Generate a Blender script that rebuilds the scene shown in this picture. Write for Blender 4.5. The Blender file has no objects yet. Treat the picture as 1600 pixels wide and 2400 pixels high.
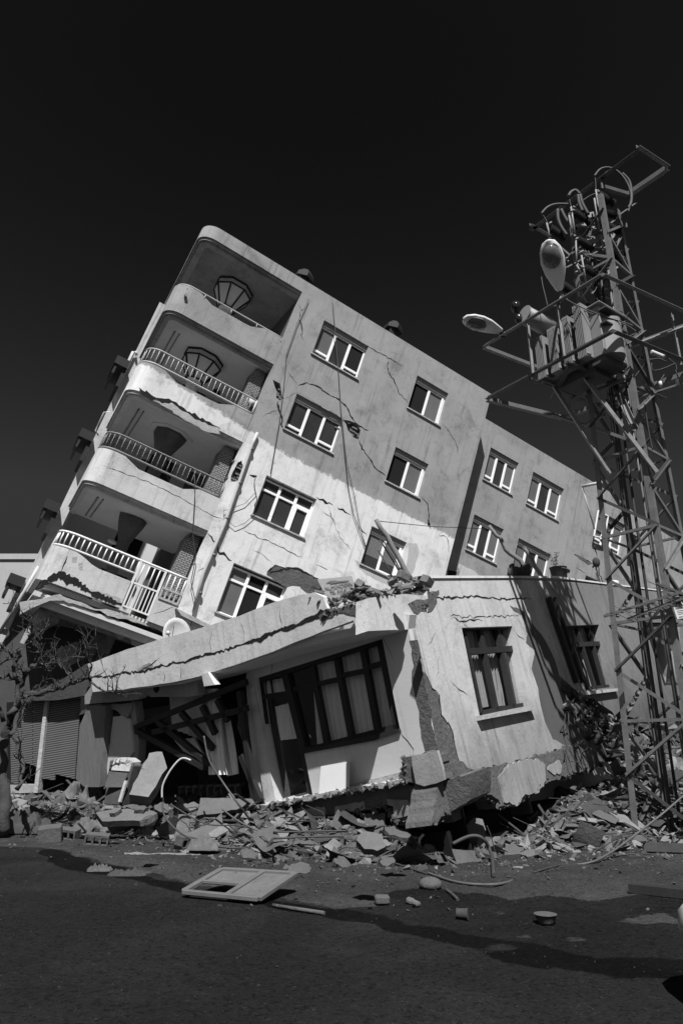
import bpy, math, random
from math import radians, sin, cos, pi
from mathutils import Vector, Matrix, noise
from mathutils.geometry import tessellate_polygon
sc = bpy.context.scene
C = sc.collection
V = Vector
# ------------------------------------------------------------ camera, sky, sun
T = radians(19)
CAM = V((0, 0, 1.6))
cd = bpy.data.cameras.new('camera'); cam = bpy.data.objects.new('camera', cd); C.objects.link(cam)
cd.sensor_fit = 'VERTICAL'; cd.sensor_height = 36; cd.lens = 24; cd.clip_end = 2000; cd.clip_start = .05
cam.location = CAM; cam.rotation_euler = (radians(90) + T, 0, 0)
sc.camera = cam
sc.view_settings.view_transform = 'Standard'; sc.view_settings.look = 'None'
sc.view_settings.exposure = 0.62; sc.view_settings.gamma = 1
SUNT = V((-.0514, .5559, -.8297)).normalized()
w = bpy.data.worlds.new('World'); sc.world = w; w.use_nodes = True; nt = w.node_tree
bg = nt.nodes['Background']
sk = nt.nodes.new('ShaderNodeTexSky'); sk.sky_type = 'NISHITA'; sk.sun_disc = False
sk.sun_elevation = math.asin(-SUNT.z); sk.sun_rotation = math.atan2(-SUNT.x, -SUNT.y)
sp = nt.nodes.new('ShaderNodeSeparateColor'); nt.links.new(sk.outputs[0], sp.inputs[0])
def wmath(op, a, b):
    n = nt.nodes.new('ShaderNodeMath'); n.operation = op
    for i, v in enumerate((a, b)):
        if isinstance(v, (int, float)): n.inputs[i].default_value = v
        else: nt.links.new(v, n.inputs[i])
    return n.outputs[0]
m1 = wmath('MULTIPLY', sp.outputs[0], .19)
m2 = wmath('SUBTRACT', m1, .132)
m3 = wmath('MAXIMUM', m2, .02)
m4 = wmath('MINIMUM', m3, .18)
# extra fill light added to the unseen half of the sky, behind the camera
tcw = nt.nodes.new('ShaderNodeTexCoord'); sx = nt.nodes.new('ShaderNodeSeparateXYZ'); nt.links.new(tcw.outputs['Generated'], sx.inputs[0])
mr = nt.nodes.new('ShaderNodeMapRange'); mr.interpolation_type = 'SMOOTHSTEP'; nt.links.new(sx.outputs[1], mr.inputs[0])
mr.inputs[1].default_value = .12; mr.inputs[2].default_value = -.75; mr.inputs[3].default_value = 0; mr.inputs[4].default_value = 1.15
m5 = wmath('ADD', m4, mr.outputs[0])
nt.links.new(m5, bg.inputs[0]); bg.inputs[1].default_value = .13
sl = bpy.data.lights.new('sun', 'SUN'); sl.energy = 4.6; sl.angle = radians(.53); sl.color = (1, 1, 1)
so = bpy.data.objects.new('sun', sl); C.objects.link(so); so.rotation_euler = SUNT.to_track_quat('-Z', 'Y').to_euler()
so.location = (0, -5, 30)

# ------------------------------------------------------------ pixel of the 1600x2400 photo -> place
def ray(x, y):
    cx = (x - 800) / 1600; cy = (1200 - y) / 1600
    return V((cx, cos(T) - cy * sin(T), cy * cos(T) + sin(T)))
def aty(x, y, Y): r = ray(x, y); return CAM + r * (Y / r.y)
def atz(x, y, Z): r = ray(x, y); return CAM + r * ((Z - 1.6) / r.z)
class Fr:
    def __init__(s, o, ex, ey, ez):
        s.M = Matrix(((ex.x, ey.x, ez.x, o.x), (ex.y, ey.y, ez.y, o.y), (ex.z, ey.z, ez.z, o.z), (0, 0, 0, 1)))
        s.I = s.M.inverted(); s.R = s.I.to_3x3(); s.c = s.I @ CAM
    def at(s, x, y, n=0., ax=1):
        r = s.R @ ray(x, y); return s.c + r * ((n - s.c[ax]) / r[ax])
    def w(s, *p): return s.M @ V(p)
def orth(o, x, z):
    z = z.normalized(); x = (x - z * x.dot(z)).normalized(); return Fr(o, x, z.cross(x), z)
B = orth(V((-3.4506, 18.8374, 5.3363)), V((.8431, .465, -.2702)), V((.287, .0359, .9573)))
A = orth(V((1.76, 11.3, .228)), V((.7728, -.6148, .1577)), V((-.2, 0, .9798)))
W0 = Fr(V((0, 0, 0)), V((1, 0, 0)), V((0, 1, 0)), V((0, 0, 1)))
def zc(ox, oy, s):
    return lambda pts: [(ox + x * s, oy + y * s) for x, y in pts]
ZA = zc(0, 500, .5102); ZB = zc(0, 1000, .3827); ZC = zc(500, 700, .4464); ZD = zc(1000, 900, .3827)
ZE = zc(400, 1200, .3827); ZF = zc(0, 1400, .3827); ZG = zc(500, 1450, .3827); ZH = zc(1000, 1300, .3827)
ZI = zc(1000, 1800, .3827); ZJ = zc(400, 1800, .3827); ZK = zc(0, 1800, .3189); ZL = zc(1180, 680, .26786)
ZM = zc(1250, 380, .22321); ZN = zc(1040, 320, .35714); ZO = zc(0, 1550, .26786)

# ------------------------------------------------------------ materials
def mat(name, c, var=.25, scale=2., fine=40., bump=.25, rough=.85, streak=0., metal=0., spots=0., c2=None, split=None, bdist=.02, brick=None, coat=0., stretch=(1, 1, 1), spec=.3, sps=9., mask=False, blot=0., far=0.):
    m = bpy.data.materials.new(name); m.use_nodes = True; t = m.node_tree; N = t.nodes; L = t.links
    b = N['Principled BSDF']; b.inputs['Roughness'].default_value = rough; b.inputs['Metallic'].default_value = metal
    b.inputs['Specular IOR Level'].default_value = spec
    if coat: b.inputs['Coat Weight'].default_value = coat
    tc = N.new('ShaderNodeTexCoord'); mp = N.new('ShaderNodeMapping'); mp.inputs['Scale'].default_value = stretch
    L.new(tc.outputs['Object'], mp.inputs[0]); co = mp.outputs[0]
    def nz(s, d=5, vec=None, r=.6, dist=0.):
        n = N.new('ShaderNodeTexNoise'); n.inputs['Scale'].default_value = s; n.inputs['Detail'].default_value = d
        n.inputs['Roughness'].default_value = r; n.inputs['Distortion'].default_value = dist; L.new(vec or co, n.inputs['Vector']); return n.outputs['Fac']
    def ma(op, *a, clamp=False):
        n = N.new('ShaderNodeMath'); n.operation = op; n.use_clamp = clamp
        for i, v in enumerate(a):
            if isinstance(v, (int, float)): n.inputs[i].default_value = v
            else: L.new(v, n.inputs[i])
        return n.outputs[0]
    def ss(v, a, bb):
        n = N.new('ShaderNodeMapRange'); n.interpolation_type = 'SMOOTHSTEP'; L.new(v, n.inputs[0]); n.inputs[1].default_value = a; n.inputs[2].default_value = bb
        return n.outputs[0]
    f = ma('MULTIPLY_ADD', nz(scale, 8), 2 * var, 1 - var)
    g = ma('MULTIPLY_ADD', nz(fine, 4), var * .9, 1 - var * .45)
    k = ma('MULTIPLY', f, g)
    base = c
    if c2 is not None:       # two real paints, one above the other
        sx = N.new('ShaderNodeSeparateXYZ'); L.new(tc.outputs['Object'], sx.inputs[0])
        ul = ma('MAXIMUM', ma('MULTIPLY', sx.outputs[0], -.13), 0.)
        ul2 = ma('MULTIPLY', ma('GREATER_THAN', sx.outputs[0], 6.96), -.85)
        lvl = ma('ADD', ma('ADD', ul, ul2), split)
        wob = ma('MULTIPLY_ADD', nz(3.2, 9, r=.85), .75, -.375)
        d = ma('SUBTRACT', ma('ADD', sx.outputs[2], wob), lvl)
        h = ss(d, -.03, .03)
        base = ma('ADD', ma('MULTIPLY', h, c - c2), c2)
    k = ma('MULTIPLY', k, base)
    if streak:
        m2_ = N.new('ShaderNodeMapping'); m2_.inputs['Scale'].default_value = (3.4, 3.4, .2); L.new(tc.outputs['Object'], m2_.inputs[0])
        s_ = ss(nz(1.6, 7, m2_.outputs[0], .7), .50, .78)
        k = ma('MULTIPLY', k, ma('SUBTRACT', 1., ma('MULTIPLY', s_, streak)))
        s3 = ss(nz(.9, 9, None, .75, .6), .52, .66)
        k = ma('MULTIPLY', k, ma('SUBTRACT', 1., ma('MULTIPLY', s3, streak * .55)))
    if far:      # weathered darker towards the far end; also darker towards the bottom
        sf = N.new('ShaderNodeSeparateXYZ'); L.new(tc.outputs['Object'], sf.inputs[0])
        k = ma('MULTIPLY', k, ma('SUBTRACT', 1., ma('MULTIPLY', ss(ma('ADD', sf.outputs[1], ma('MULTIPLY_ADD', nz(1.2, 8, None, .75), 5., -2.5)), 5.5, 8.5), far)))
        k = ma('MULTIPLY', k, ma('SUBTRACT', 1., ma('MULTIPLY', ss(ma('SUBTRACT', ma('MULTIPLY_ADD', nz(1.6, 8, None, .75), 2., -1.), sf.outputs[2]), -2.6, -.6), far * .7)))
    if blot:
        k = ma('MULTIPLY', k, ma('SUBTRACT', 1., ma('MULTIPLY', ss(nz(2.3, 10, None, .8, .3), .5, .62), blot)))
        k = ma('MULTIPLY', k, ma('SUBTRACT', 1., ma('MULTIPLY', ss(nz(.45, 4, None, .6), .45, .62), blot * .7)))
    if mask:
        at = N.new('ShaderNodeAttribute'); at.attribute_name = 'mask'; sm = N.new('ShaderNodeSeparateColor'); L.new(at.outputs['Color'], sm.inputs[0])
        jn = ma('MULTIPLY_ADD', nz(7., 8, None, .8), .9, -.45)
        R_ = ss(ma('ADD', sm.outputs[0], jn), .35, .6); G_ = ss(ma('ADD', sm.outputs[1], jn), .38, .58)
        k = ma('MULTIPLY', k, ma('MULTIPLY_ADD', R_, 1.3, 1.)); k = ma('MULTIPLY', k, ma('MULTIPLY_ADD', G_, -.68, 1.))
        k = ma('MULTIPLY', k, ma('MULTIPLY_ADD', ss(nz(.5, 6, None, .7, .5), .4, .65), .35, .8))
        k = ma('MULTIPLY', k, ma('MULTIPLY_ADD', ss(nz(22., 4, None, .7), .52, .62), -.45, 1.08)); k = ma('MULTIPLY', k, ma('MULTIPLY_ADD', ss(nz(33., 3, None, .7), .58, .64), .6, 1.)); gr = ss(nz(120., 3, None, .9), .6, .7); k = ma('MULTIPLY', k, ma('MULTIPLY_ADD', gr, 1.6, .85)); k = ma('MULTIPLY', k, ma('MULTIPLY_ADD', ss(nz(60., 2, None, .6), .62, .7), -.6, 1.))
    if spots:
        s2 = ss(nz(sps, 5, None, .8), .60, .66)
        k = ma('MULTIPLY', k, ma('SUBTRACT', 1., ma('MULTIPLY', s2, spots)))
    bh = ma('MULTIPLY_ADD', nz(fine * .6, 6, None, .7), 1., 0.)
    if brick:
        bt = N.new('ShaderNodeTexBrick'); bt.offset = .5
        sx2 = N.new('ShaderNodeSeparateXYZ'); L.new(tc.outputs['Object'], sx2.inputs[0])
        cb = N.new('ShaderNodeCombineXYZ'); L.new(ma('ADD', sx2.outputs[0], sx2.outputs[1]), cb.inputs[0]); L.new(sx2.outputs[2], cb.inputs[1])
        L.new(cb.outputs[0], bt.inputs['Vector'])
        bt.inputs['Scale'].default_value = 1.; bt.inputs['Brick Width'].default_value = brick[0]; bt.inputs['Row Height'].default_value = brick[1]
        bt.inputs['Mortar Size'].default_value = brick[2]; bt.inputs['Mortar Smooth'].default_value = .1
        k = ma('MULTIPLY', k, ma('SUBTRACT', 1., ma('MULTIPLY', bt.outputs['Fac'], .75)))
        bh = ma('SUBTRACT', bh, ma('MULTIPLY', bt.outputs['Fac'], 2.))
    cbn = N.new('ShaderNodeCombineColor'); [L.new(k, cbn.inputs[i]) for i in range(3)]
    L.new(cbn.outputs[0], b.inputs['Base Color'])
    if bump:
        bn = N.new('ShaderNodeBump'); bn.inputs['Strength'].default_value = bump; bn.inputs['Distance'].default_value = bdist
        L.new(bh, bn.inputs['Height']); L.new(bn.outputs[0], b.inputs['Normal'])
    return m
M = {}
M['wall'] = mat('two_tone_render', .29, .22, 1.1, 30, .35, .9, streak=.55, c2=.66, split=5.05, spots=.15, blot=.17)
M['white'] = mat('white_render', .5, .22, 1.2, 30, .4, .9, streak=.5, spots=.2, blot=.14)
M['annex'] = mat('annex_render', .60, .17, 1.3, 30, .35, .9, streak=.34, spots=.25, blot=.15)
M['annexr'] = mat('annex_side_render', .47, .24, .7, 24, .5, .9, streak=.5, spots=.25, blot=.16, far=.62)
M['recess'] = mat('recess_paint', .52, .08, 1.3, 30, .15, .8, streak=.15)
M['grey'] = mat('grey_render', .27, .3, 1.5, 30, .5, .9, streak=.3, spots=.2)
M['conc'] = mat('raw_concrete', .1, .5, 3., 22, 1., .95, spots=.4, bdist=.04)
M['concl'] = mat('pale_concrete', .36, .35, 3., 22, .8, .95, spots=.3, bdist=.03)
M['rub'] = mat('rubble_grey', .085, .5, 2.2, 18, .9, .95, spots=.3, bdist=.03)
M['rubl'] = mat('rubble_pale', .165, .45, 2.2, 18, .8, .95, spots=.3, bdist=.03)
M['rubd'] = mat('rubble_dark', .045, .5, 2.2, 18, .9, .95, bdist=.03)
M['ceil'] = mat('balcony_ceiling', .55, .12, 1.3, 30, .1, .9, streak=.15)
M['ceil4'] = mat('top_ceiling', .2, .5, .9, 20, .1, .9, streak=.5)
M['dark'] = mat('dark_gap', .012, .3, 3, 30, .3, .95)
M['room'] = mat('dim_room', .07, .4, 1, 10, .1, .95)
M['col'] = mat('column_paint', .2, .3, 2, 20, .3, .9)
M['trim'] = mat('dark_trim', .02, .2, 3, 30, .1, .7)
M['rail'] = mat('pale_railing', .42, .2, 6, 40, .1, .5)
M['raild'] = mat('grey_railing', .2, .35, 6, 40, .1, .5)
M['railw'] = mat('white_railing', .66, .15, 6, 40, .1, .5)
M['frame'] = mat('white_window_frame', .82, .06, 3, 40, .05, .45)
M['glass'] = mat('window_glass', .035, .6, .8, 3, .02, .12, coat=.0)
M['glassg'] = mat('curtained_glass', .12, .3, .8, 3, .02, .25)
M['black'] = mat('black_opening', .006, .2, 1, 8, 0, .9)
M['blind'] = mat('grey_blind', .32, .15, 1, 30, .2, .8, stretch=(1, 1, 30))
M['wood'] = mat('dark_wood', .022, .45, 3, 30, .3, .6, stretch=(1, 1, .3))
M['woodl'] = mat('weathered_board', .16, .45, 3, 14, .5, .85, stretch=(6, 6, .5))
M['wooda'] = mat('annex_window_wood', .022, .45, 4, 30, .3, .6)
M['curt'] = mat('pale_curtain', .8, .2, 2, 30, .1, .9, stretch=(6, 6, .3))
M['sheer'] = mat('sheer_curtain', .9, .3, 2, 30, .1, .9, stretch=(7, 7, .3))
M['drape'] = mat('dusty_drape', .26, .35, 2, 30, .1, .9, stretch=(6, 6, .3))
M['fuse'] = mat('fuse_metal', .2, .3, 6, 40, .1, .5)
M['board'] = mat('white_board', .5, .06, 4, 40, .05, .6, spots=.05)
M['brick'] = mat('small_brick', .24, .2, 3, 40, .3, .9, brick=(.14, .06, .012))
M['steel'] = mat('galvanised_steel', .15, .5, 5, 30, .15, .55, metal=.25)
M['steeld'] = mat('dull_steel', .07, .4, 5, 30, .15, .6, metal=.2)
M['trafo'] = mat('transformer_paint', .21, .15, 3, 30, .1, .5)
M['insul'] = mat('brown_porcelain', .018, .2, 3, 30, 0, .2)
M['cable'] = mat('black_cable', .045, .3, 6, 30, .1, .6)
M['cablel'] = mat('pale_cable', .08, .3, 6, 30, .1, .6)
M['lamp'] = mat('lamp_housing', .55, .12, 5, 30, .05, .5)
M['lampg'] = mat('lamp_glass', .1, .6, 14, 30, .1, .12)
M['bark'] = mat('bark', .055, .5, 8, 40, 1., .95, bdist=.02)
M['road'] = mat('road_asphalt', .0175, .5, .7, 45, 1., .95, spots=.6, bdist=.02, spec=.02, sps=16.)
M['grit'] = mat('road_grit', .03, .5, 5, 40, .5, .95, spec=.05)
M['ground'] = mat('road_ground', .02, .4, .7, 45, 1., .95, spots=.65, bdist=.02, spec=.02, sps=16., mask=True)
M['dirt'] = mat('dusty_ground', .028, .5, 1.8, 26, 1., .95, spots=.6, bdist=.04, spec=.02, sps=14.)
M['wet'] = mat('wet_ground', .0075, .8, 1.2, 26, .7, .9, spots=.4, bdist=.02, spec=.02)
M['patch'] = mat('dry_patch', .02, .5, 4, 26, .6, .95, spec=.02)
M['mound'] = mat('rubble_ground', .09, .7, 5, 14, 1., .95, spots=.6, bdist=.08, spec=.05, sps=12.)
M['shut'] = mat('roller_shutter', .13, .2, 2, 20, .1, .6, brick=(40., .05, .014))
M['corr'] = mat('corrugated_sheet', .2, .3, 5, 20, .1, .35, metal=.5)
M['corrd'] = mat('dark_corrugated', .05, .3, 5, 20, .1, .5, metal=.3)
M['cloth'] = mat('grey_cloth', .1, .4, 3, 20, .4, .9)
M['clothd'] = mat('dark_cloth', .045, .4, 3, 20, .4, .9)
M['clothl'] = mat('pale_cloth', .17, .3, 3, 20, .3, .9)
M['dish'] = mat('dish_paint', .5, .12, 4, 30, .05, .5)
M['ink'] = mat('faded_ink', .1, .3, 30, 60, 0, .9)
M['inkg'] = mat('grey_ink', .3, .4, 20, 60, 0, .9)
M['pot'] = mat('rusty_pot', .05, .4, 8, 30, .3, .8)
M['leaf'] = mat('dry_leaf', .08, .3, 8, 30, 0, .8)
M['far'] = mat('far_wall', .34, .12, .4, 6, .1, .9, streak=.15)
M['car'] = mat('car_paint', .45, .03, 1, 5, 0, .25, coat=.6)
M['tyre'] = mat('tyre_rubber', .015, .2, 5, 40, .2, .8)
M['brickr'] = mat('broken_brick', .15, .4, 4, 30, .7, .95)

# ------------------------------------------------------------ mesh helpers
def tag(o, label=None, cat=None, group=None, kind=None):
    if label: o['label'] = label
    if cat: o['category'] = cat
    if group: o['group'] = group
    if kind: o['kind'] = kind
    return o
def thing(name, fr, label, cat, group=None):
    o = bpy.data.objects.new(name, None); C.objects.link(o); o.empty_display_size = .2
    if isinstance(fr, Fr): o.matrix_world = fr.M
    else: o.location = fr
    return tag(o, label, cat, group)
class MB:
    def __init__(s): s.v = []; s.f = []; s.m = []; s.sm = []
    def add(s, vs, fs, mi=0, smooth=False):
        b = len(s.v); s.v += [V(p) for p in vs]
        for f in fs: s.f.append(tuple(b + i for i in f)); s.m.append(mi); s.sm.append(smooth)
    def box(s, x0, x1, y0, y1, z0, z1, mi=0):
        s.add([(x, y, z) for x in (x0, x1) for y in (y0, y1) for z in (z0, z1)],
              [(0, 1, 3, 2), (4, 6, 7, 5), (0, 4, 5, 1), (2, 3, 7, 6), (0, 2, 6, 4), (1, 5, 7, 3)], mi)
    def beam(s, p, q, w=.06, h=None, up=V((0, 0, 1)), mi=0):
        p, q = V(p), V(q); h = h or w; d = (q - p).normalized()
        if abs(d.dot(up)) > .98: up = V((1, 0, 0))
        a = d.cross(up).normalized() * w / 2; b = a.cross(d).normalized() * h / 2
        s.add([p - a - b, p + a - b, p + a + b, p - a + b, q - a - b, q + a - b, q + a + b, q - a + b],
              [(0, 3, 2, 1), (4, 5, 6, 7), (0, 1, 5, 4), (1, 2, 6, 5), (2, 3, 7, 6), (3, 0, 4, 7)], mi)
    def angle(s, p, q, w=.07, th=.008, n1=None, mi=0):      # L section
        p, q = V(p), V(q); d = (q - p).normalized(); n1 = n1 or V((0, 0, 1))
        if abs(d.dot(n1)) > .98: n1 = V((1, 0, 0))
        a = d.cross(n1).normalized(); b = a.cross(d).normalized()
        pr = [(0, 0), (w, 0), (w, th), (th, th), (th, w), (0, w)]
        vs = [e + a * x + b * y for e in (p, q) for x, y in pr]
        s.add(vs, [(i, (i + 1) % 6, 6 + (i + 1) % 6, 6 + i) for i in range(6)] + [(0, 5, 4, 3), (0, 3, 2, 1), (6, 9, 10, 11), (6, 7, 8, 9)], mi)
    def tube(s, pts, r=.02, n=7, mi=0, smooth=True, cap=True):
        pts = [V(p) for p in pts]; k = len(pts); rr = r if isinstance(r, (list, tuple)) else [r] * k
        rings = []; up = V((.31, .17, .93))
        for i, p in enumerate(pts):
            d = (pts[min(i + 1, k - 1)] - pts[max(i - 1, 0)])
            d = d.normalized() if d.length > 1e-9 else V((0, 0, 1))
            a = d.cross(up)
            if a.length < .05: a = d.cross(V((1, 0, 0)))
            a.normalize(); b = d.cross(a)
            rings += [p + (a * cos(2 * pi * j / n) + b * sin(2 * pi * j / n)) * rr[i] for j in range(n)]
        fs = [(i * n + j, i * n + (j + 1) % n, (i + 1) * n + (j + 1) % n, (i + 1) * n + j) for i in range(k - 1) for j in range(n)]
        s.add(rings, fs, mi, smooth)
        if cap:
            s.add(rings[:n], [tuple(reversed(range(n)))], mi); s.add(rings[-n:], [tuple(range(n))], mi)
    def prism(s, pts, fn, t0, t1, holes=(), mi=0, side=None):
        loops = [[V((x, y, 0)) for x, y in l] for l in [pts] + list(holes)]
        tris = tessellate_polygon(loops); flat = [p for l in loops for p in l]; n = len(flat)
        vs = [fn(p.x, p.y, t0) for p in flat] + [fn(p.x, p.y, t1) for p in flat]
        s.add(vs, [t for t in tris] + [tuple(n + i for i in reversed(t)) for t in tris], mi)
        fs = []; b = 0
        for l in loops:
            k = len(l); fs += [(b + i, b + (i + 1) % k, n + b + (i + 1) % k, n + b + i) for i in range(k)]; b += k
        s.add(vs, fs, mi if side is None else side)
    def flat(s, pts, fn, t, mi=0):
        tris = tessellate_polygon([[V((x, y, 0)) for x, y in pts]])
        s.add([fn(x, y, t) for x, y in pts], tris, mi)
    def build(s, name, mats, parent=None, label=None, cat=None, group=None, kind=None, bevel=0):
        me = bpy.data.meshes.new(name)
        off = V((0, 0, 0))
        if parent is None:
            xs = [p.x for p in s.v]; ys = [p.y for p in s.v]
            off = V(((min(xs) + max(xs)) / 2, (min(ys) + max(ys)) / 2, min(p.z for p in s.v)))
        me.from_pydata([p - off for p in s.v], [], s.f)
        for m in (mats if isinstance(mats, (list, tuple)) else [mats]): me.materials.append(M[m] if isinstance(m, str) else m)
        me.polygons.foreach_set('material_index', s.m); me.polygons.foreach_set('use_smooth', s.sm)
        import bmesh
        bm = bmesh.new(); bm.from_mesh(me); bmesh.ops.remove_doubles(bm, verts=bm.verts, dist=1e-5)
        bmesh.ops.recalc_face_normals(bm, faces=bm.faces); bm.to_mesh(me); bm.free()
        o = bpy.data.objects.new(name, me); C.objects.link(o)
        if parent: o.parent = parent
        else: o.location = off
        if bevel:
            b = o.modifiers.new('b', 'BEVEL'); b.width = bevel; b.segments = 1; b.limit_method = 'ANGLE'
        return tag(o, label, cat, group, kind)
def copy_tree(o, parent=None):
    c = o.copy(); C.objects.link(c)
    if parent: c.parent = parent
    for ch in list(o.children): copy_tree(ch, c)
    return c
def jag(pts, amp, step, closed=False, seed=0):
    rnd = random.Random(seed); out = []; n = len(pts)
    for i in range(n if closed else n - 1):
        p = pts[i]; q = pts[(i + 1) % n]; L = math.hypot(q[0] - p[0], q[1] - p[1]); k = max(1, int(L / step))
        out.append(p)
        for j in range(1, k):
            t = (j + rnd.uniform(-.3, .3)) / k
            out.append((p[0] + (q[0] - p[0]) * t + rnd.gauss(0, amp), p[1] + (q[1] - p[1]) * t + rnd.gauss(0, amp)))
    if not closed: out.append(pts[-1])
    return out
def crack(mb, fn, pts, w, t, mi=1, seed=0, step=.09):
    """ribbon gap of uneven width lying 4 mm proud of the plaster"""
    rnd = random.Random(seed); p = jag(pts, step * .22, step, seed=seed); n = len(p)
    L = []; R = []
    for i in range(n):
        a = p[max(i - 1, 0)]; b = p[min(i + 1, n - 1)]; dx, dy = b[0] - a[0], b[1] - a[1]; l = math.hypot(dx, dy) or 1
        ww = w * (.35 + rnd.random() * 1.3) * .5 * min(1, (min(i, n - 1 - i) + .25) / 2.5)
        L.append((p[i][0] - dy / l * ww, p[i][1] + dx / l * ww)); R.append((p[i][0] + dy / l * ww, p[i][1] - dx / l * ww))
    vs = [fn(x, y, t) for x, y in L + R]
    mb.add(vs, [(i, i + 1, n + i + 1, n + i) for i in range(n - 1)], mi)
FB = lambda x, y, t: V((x, t, y))            # frame plane y = t (facade like)
FQ = lambda x, y, t: V((t, x, y))            # frame plane x = t (side wall)
def P2(fr, px, n=0., ax=1):
    r = []
    for x, y in px:
        q = fr.at(x, y, n, ax); r.append((q.x, q.z) if ax == 1 else (q.y, q.z))
    return r
rnd = random.Random(7)
def sphere(mb, c, rx, ry=None, rz=None, n=10, m=6, mi=0, z0=-1., z1=1., rot=None):
    ry = ry or rx; rz = rz or rx; vs = []; fs = []; c = V(c); rot = rot or Matrix.Identity(3)
    for i in range(m + 1):
        z = z0 + (z1 - z0) * i / m; z = sin(z * pi / 2); r = math.sqrt(max(0, 1 - z * z))
        vs += [c + rot @ V((rx * r * cos(2 * pi * j / n), ry * r * sin(2 * pi * j / n), rz * z)) for j in range(n)]
    fs = [(i * n + j, i * n + (j + 1) % n, (i + 1) * n + (j + 1) % n, (i + 1) * n + j) for i in range(m) for j in range(n)]
    fs += [tuple(reversed(range(n))), tuple(m * n + j for j in range(n))]
    mb.add(vs, fs, mi, True)
M['winlay'] = mat('weathered_white_frame', .11, .3, 5, 40, .1, .6)
M['slab'] = mat('dusty_slab', .11, .45, 3, 20, .8, .95, spots=.4)
import bmesh as _bm
ROCKS = []
_r = random.Random(99)
for _i in range(40):
    b = _bm.new()
    for _k in range(_r.choice((8, 9, 10, 12))):
        v_ = V((_r.uniform(-1, 1), _r.uniform(-1, 1), _r.uniform(-1, 1)))
        if _r.random() < .6: k_ = _r.randrange(3); v_[k_] = math.copysign(1, v_[k_]) * _r.uniform(.8, 1)
        b.verts.new(v_ * .5)
    res = _bm.ops.convex_hull(b, input=b.verts)
    for v_ in [v for v in b.verts if not v.link_faces]: b.verts.remove(v_)
    b.verts.index_update(); ROCKS.append(([v.co.copy() for v in b.verts], [tuple(v.index for v in f.verts) for f in b.faces])); b.free()
def chunk(mb, c, s, rot, r, mi=0, jit=.25):
    vs, fs = ROCKS[r.randrange(40)]; c = V(c)
    mb.add([c + rot @ V((v.x * s[0] * 1.25, v.y * s[1] * 1.25, v.z * s[2] * 1.25)) for v in vs], fs, mi)
def _chunk_box(mb, c, s, rot, r, mi=0, jit=.25):
    vs = []
    for x in (-1, 1):
        for y in (-1, 1):
            for z in (-1, 1):
                vs.append(V(c) + rot @ V((x * s[0] * (1 + r.uniform(-jit, jit)) / 2 + r.uniform(-jit, jit) * s[0] * .3, y * s[1] * (1 + r.uniform(-jit, jit)) / 2, z * s[2] * (1 + r.uniform(-jit, jit)) / 2)))
    mb.add(vs, [(0, 1, 3), (0, 3, 2), (4, 6, 7), (4, 7, 5), (0, 4, 5), (0, 5, 1), (2, 3, 7), (2, 7, 6), (0, 2, 6), (0, 6, 4), (1, 5, 7), (1, 7, 3)], mi)
from mathutils import Euler
def rrot(r, k=1.): return Euler((r.uniform(-1, 1) * k, r.uniform(-1, 1) * k, r.uniform(0, 6.28))).to_matrix()

# ============================================================ leaning apartment building
bld = thing('leaning_apartment_building', B, 'tall pale apartment block with curved balconies tipped over to the right, its ground floor crushed', 'building')
# ---- facade windows: (u0,u1,v0,v1)
W1 = [(0.02, 1.78), (3.83, 5.2)]
rows = [(8.66, 10.0), (5.81, 7.1), (2.85, 4.16), (-.17, 1.30)]
wins = [(a, b, r[0], r[1], 'tri' if i == 0 else 'duo', k) for i, (a, b) in enumerate(W1) for k, r in enumerate(rows) if not (i == 1 and k == 3)]
UF = 6.93
hole1 = jag(P2(B, ZC([(675, 625), (712, 640), (752, 655), (772, 690), (766, 742), (735, 728), (705, 690)])), .02, .12, True, 1)
hole2 = jag(P2(B, ZC([(312, 425), (350, 445), (360, 512), (372, 522), (350, 535), (330, 520), (332, 485)])), .02, .12, True, 2)
hole3 = jag(P2(B, ZC([(128, 860), (150, 850), (160, 885), (155, 925), (120, 960), (92, 962), (105, 905)])), .02, .1, True, 3)
mb = MB()
out = [(-1.0, -3.4), (UF, -3.4), (UF, 10.95), (-1.0, 10.95)]
hs = [[(a, c), (b, c), (b, d), (a, d)] for a, b, c, d, _, _ in wins]
mb.prism(out, FB, 0, .26, hs + [hole1, hole2, hole3])
mb.box(UF - .25, UF, .26, 1.02, -3.4, 10.95)
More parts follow.
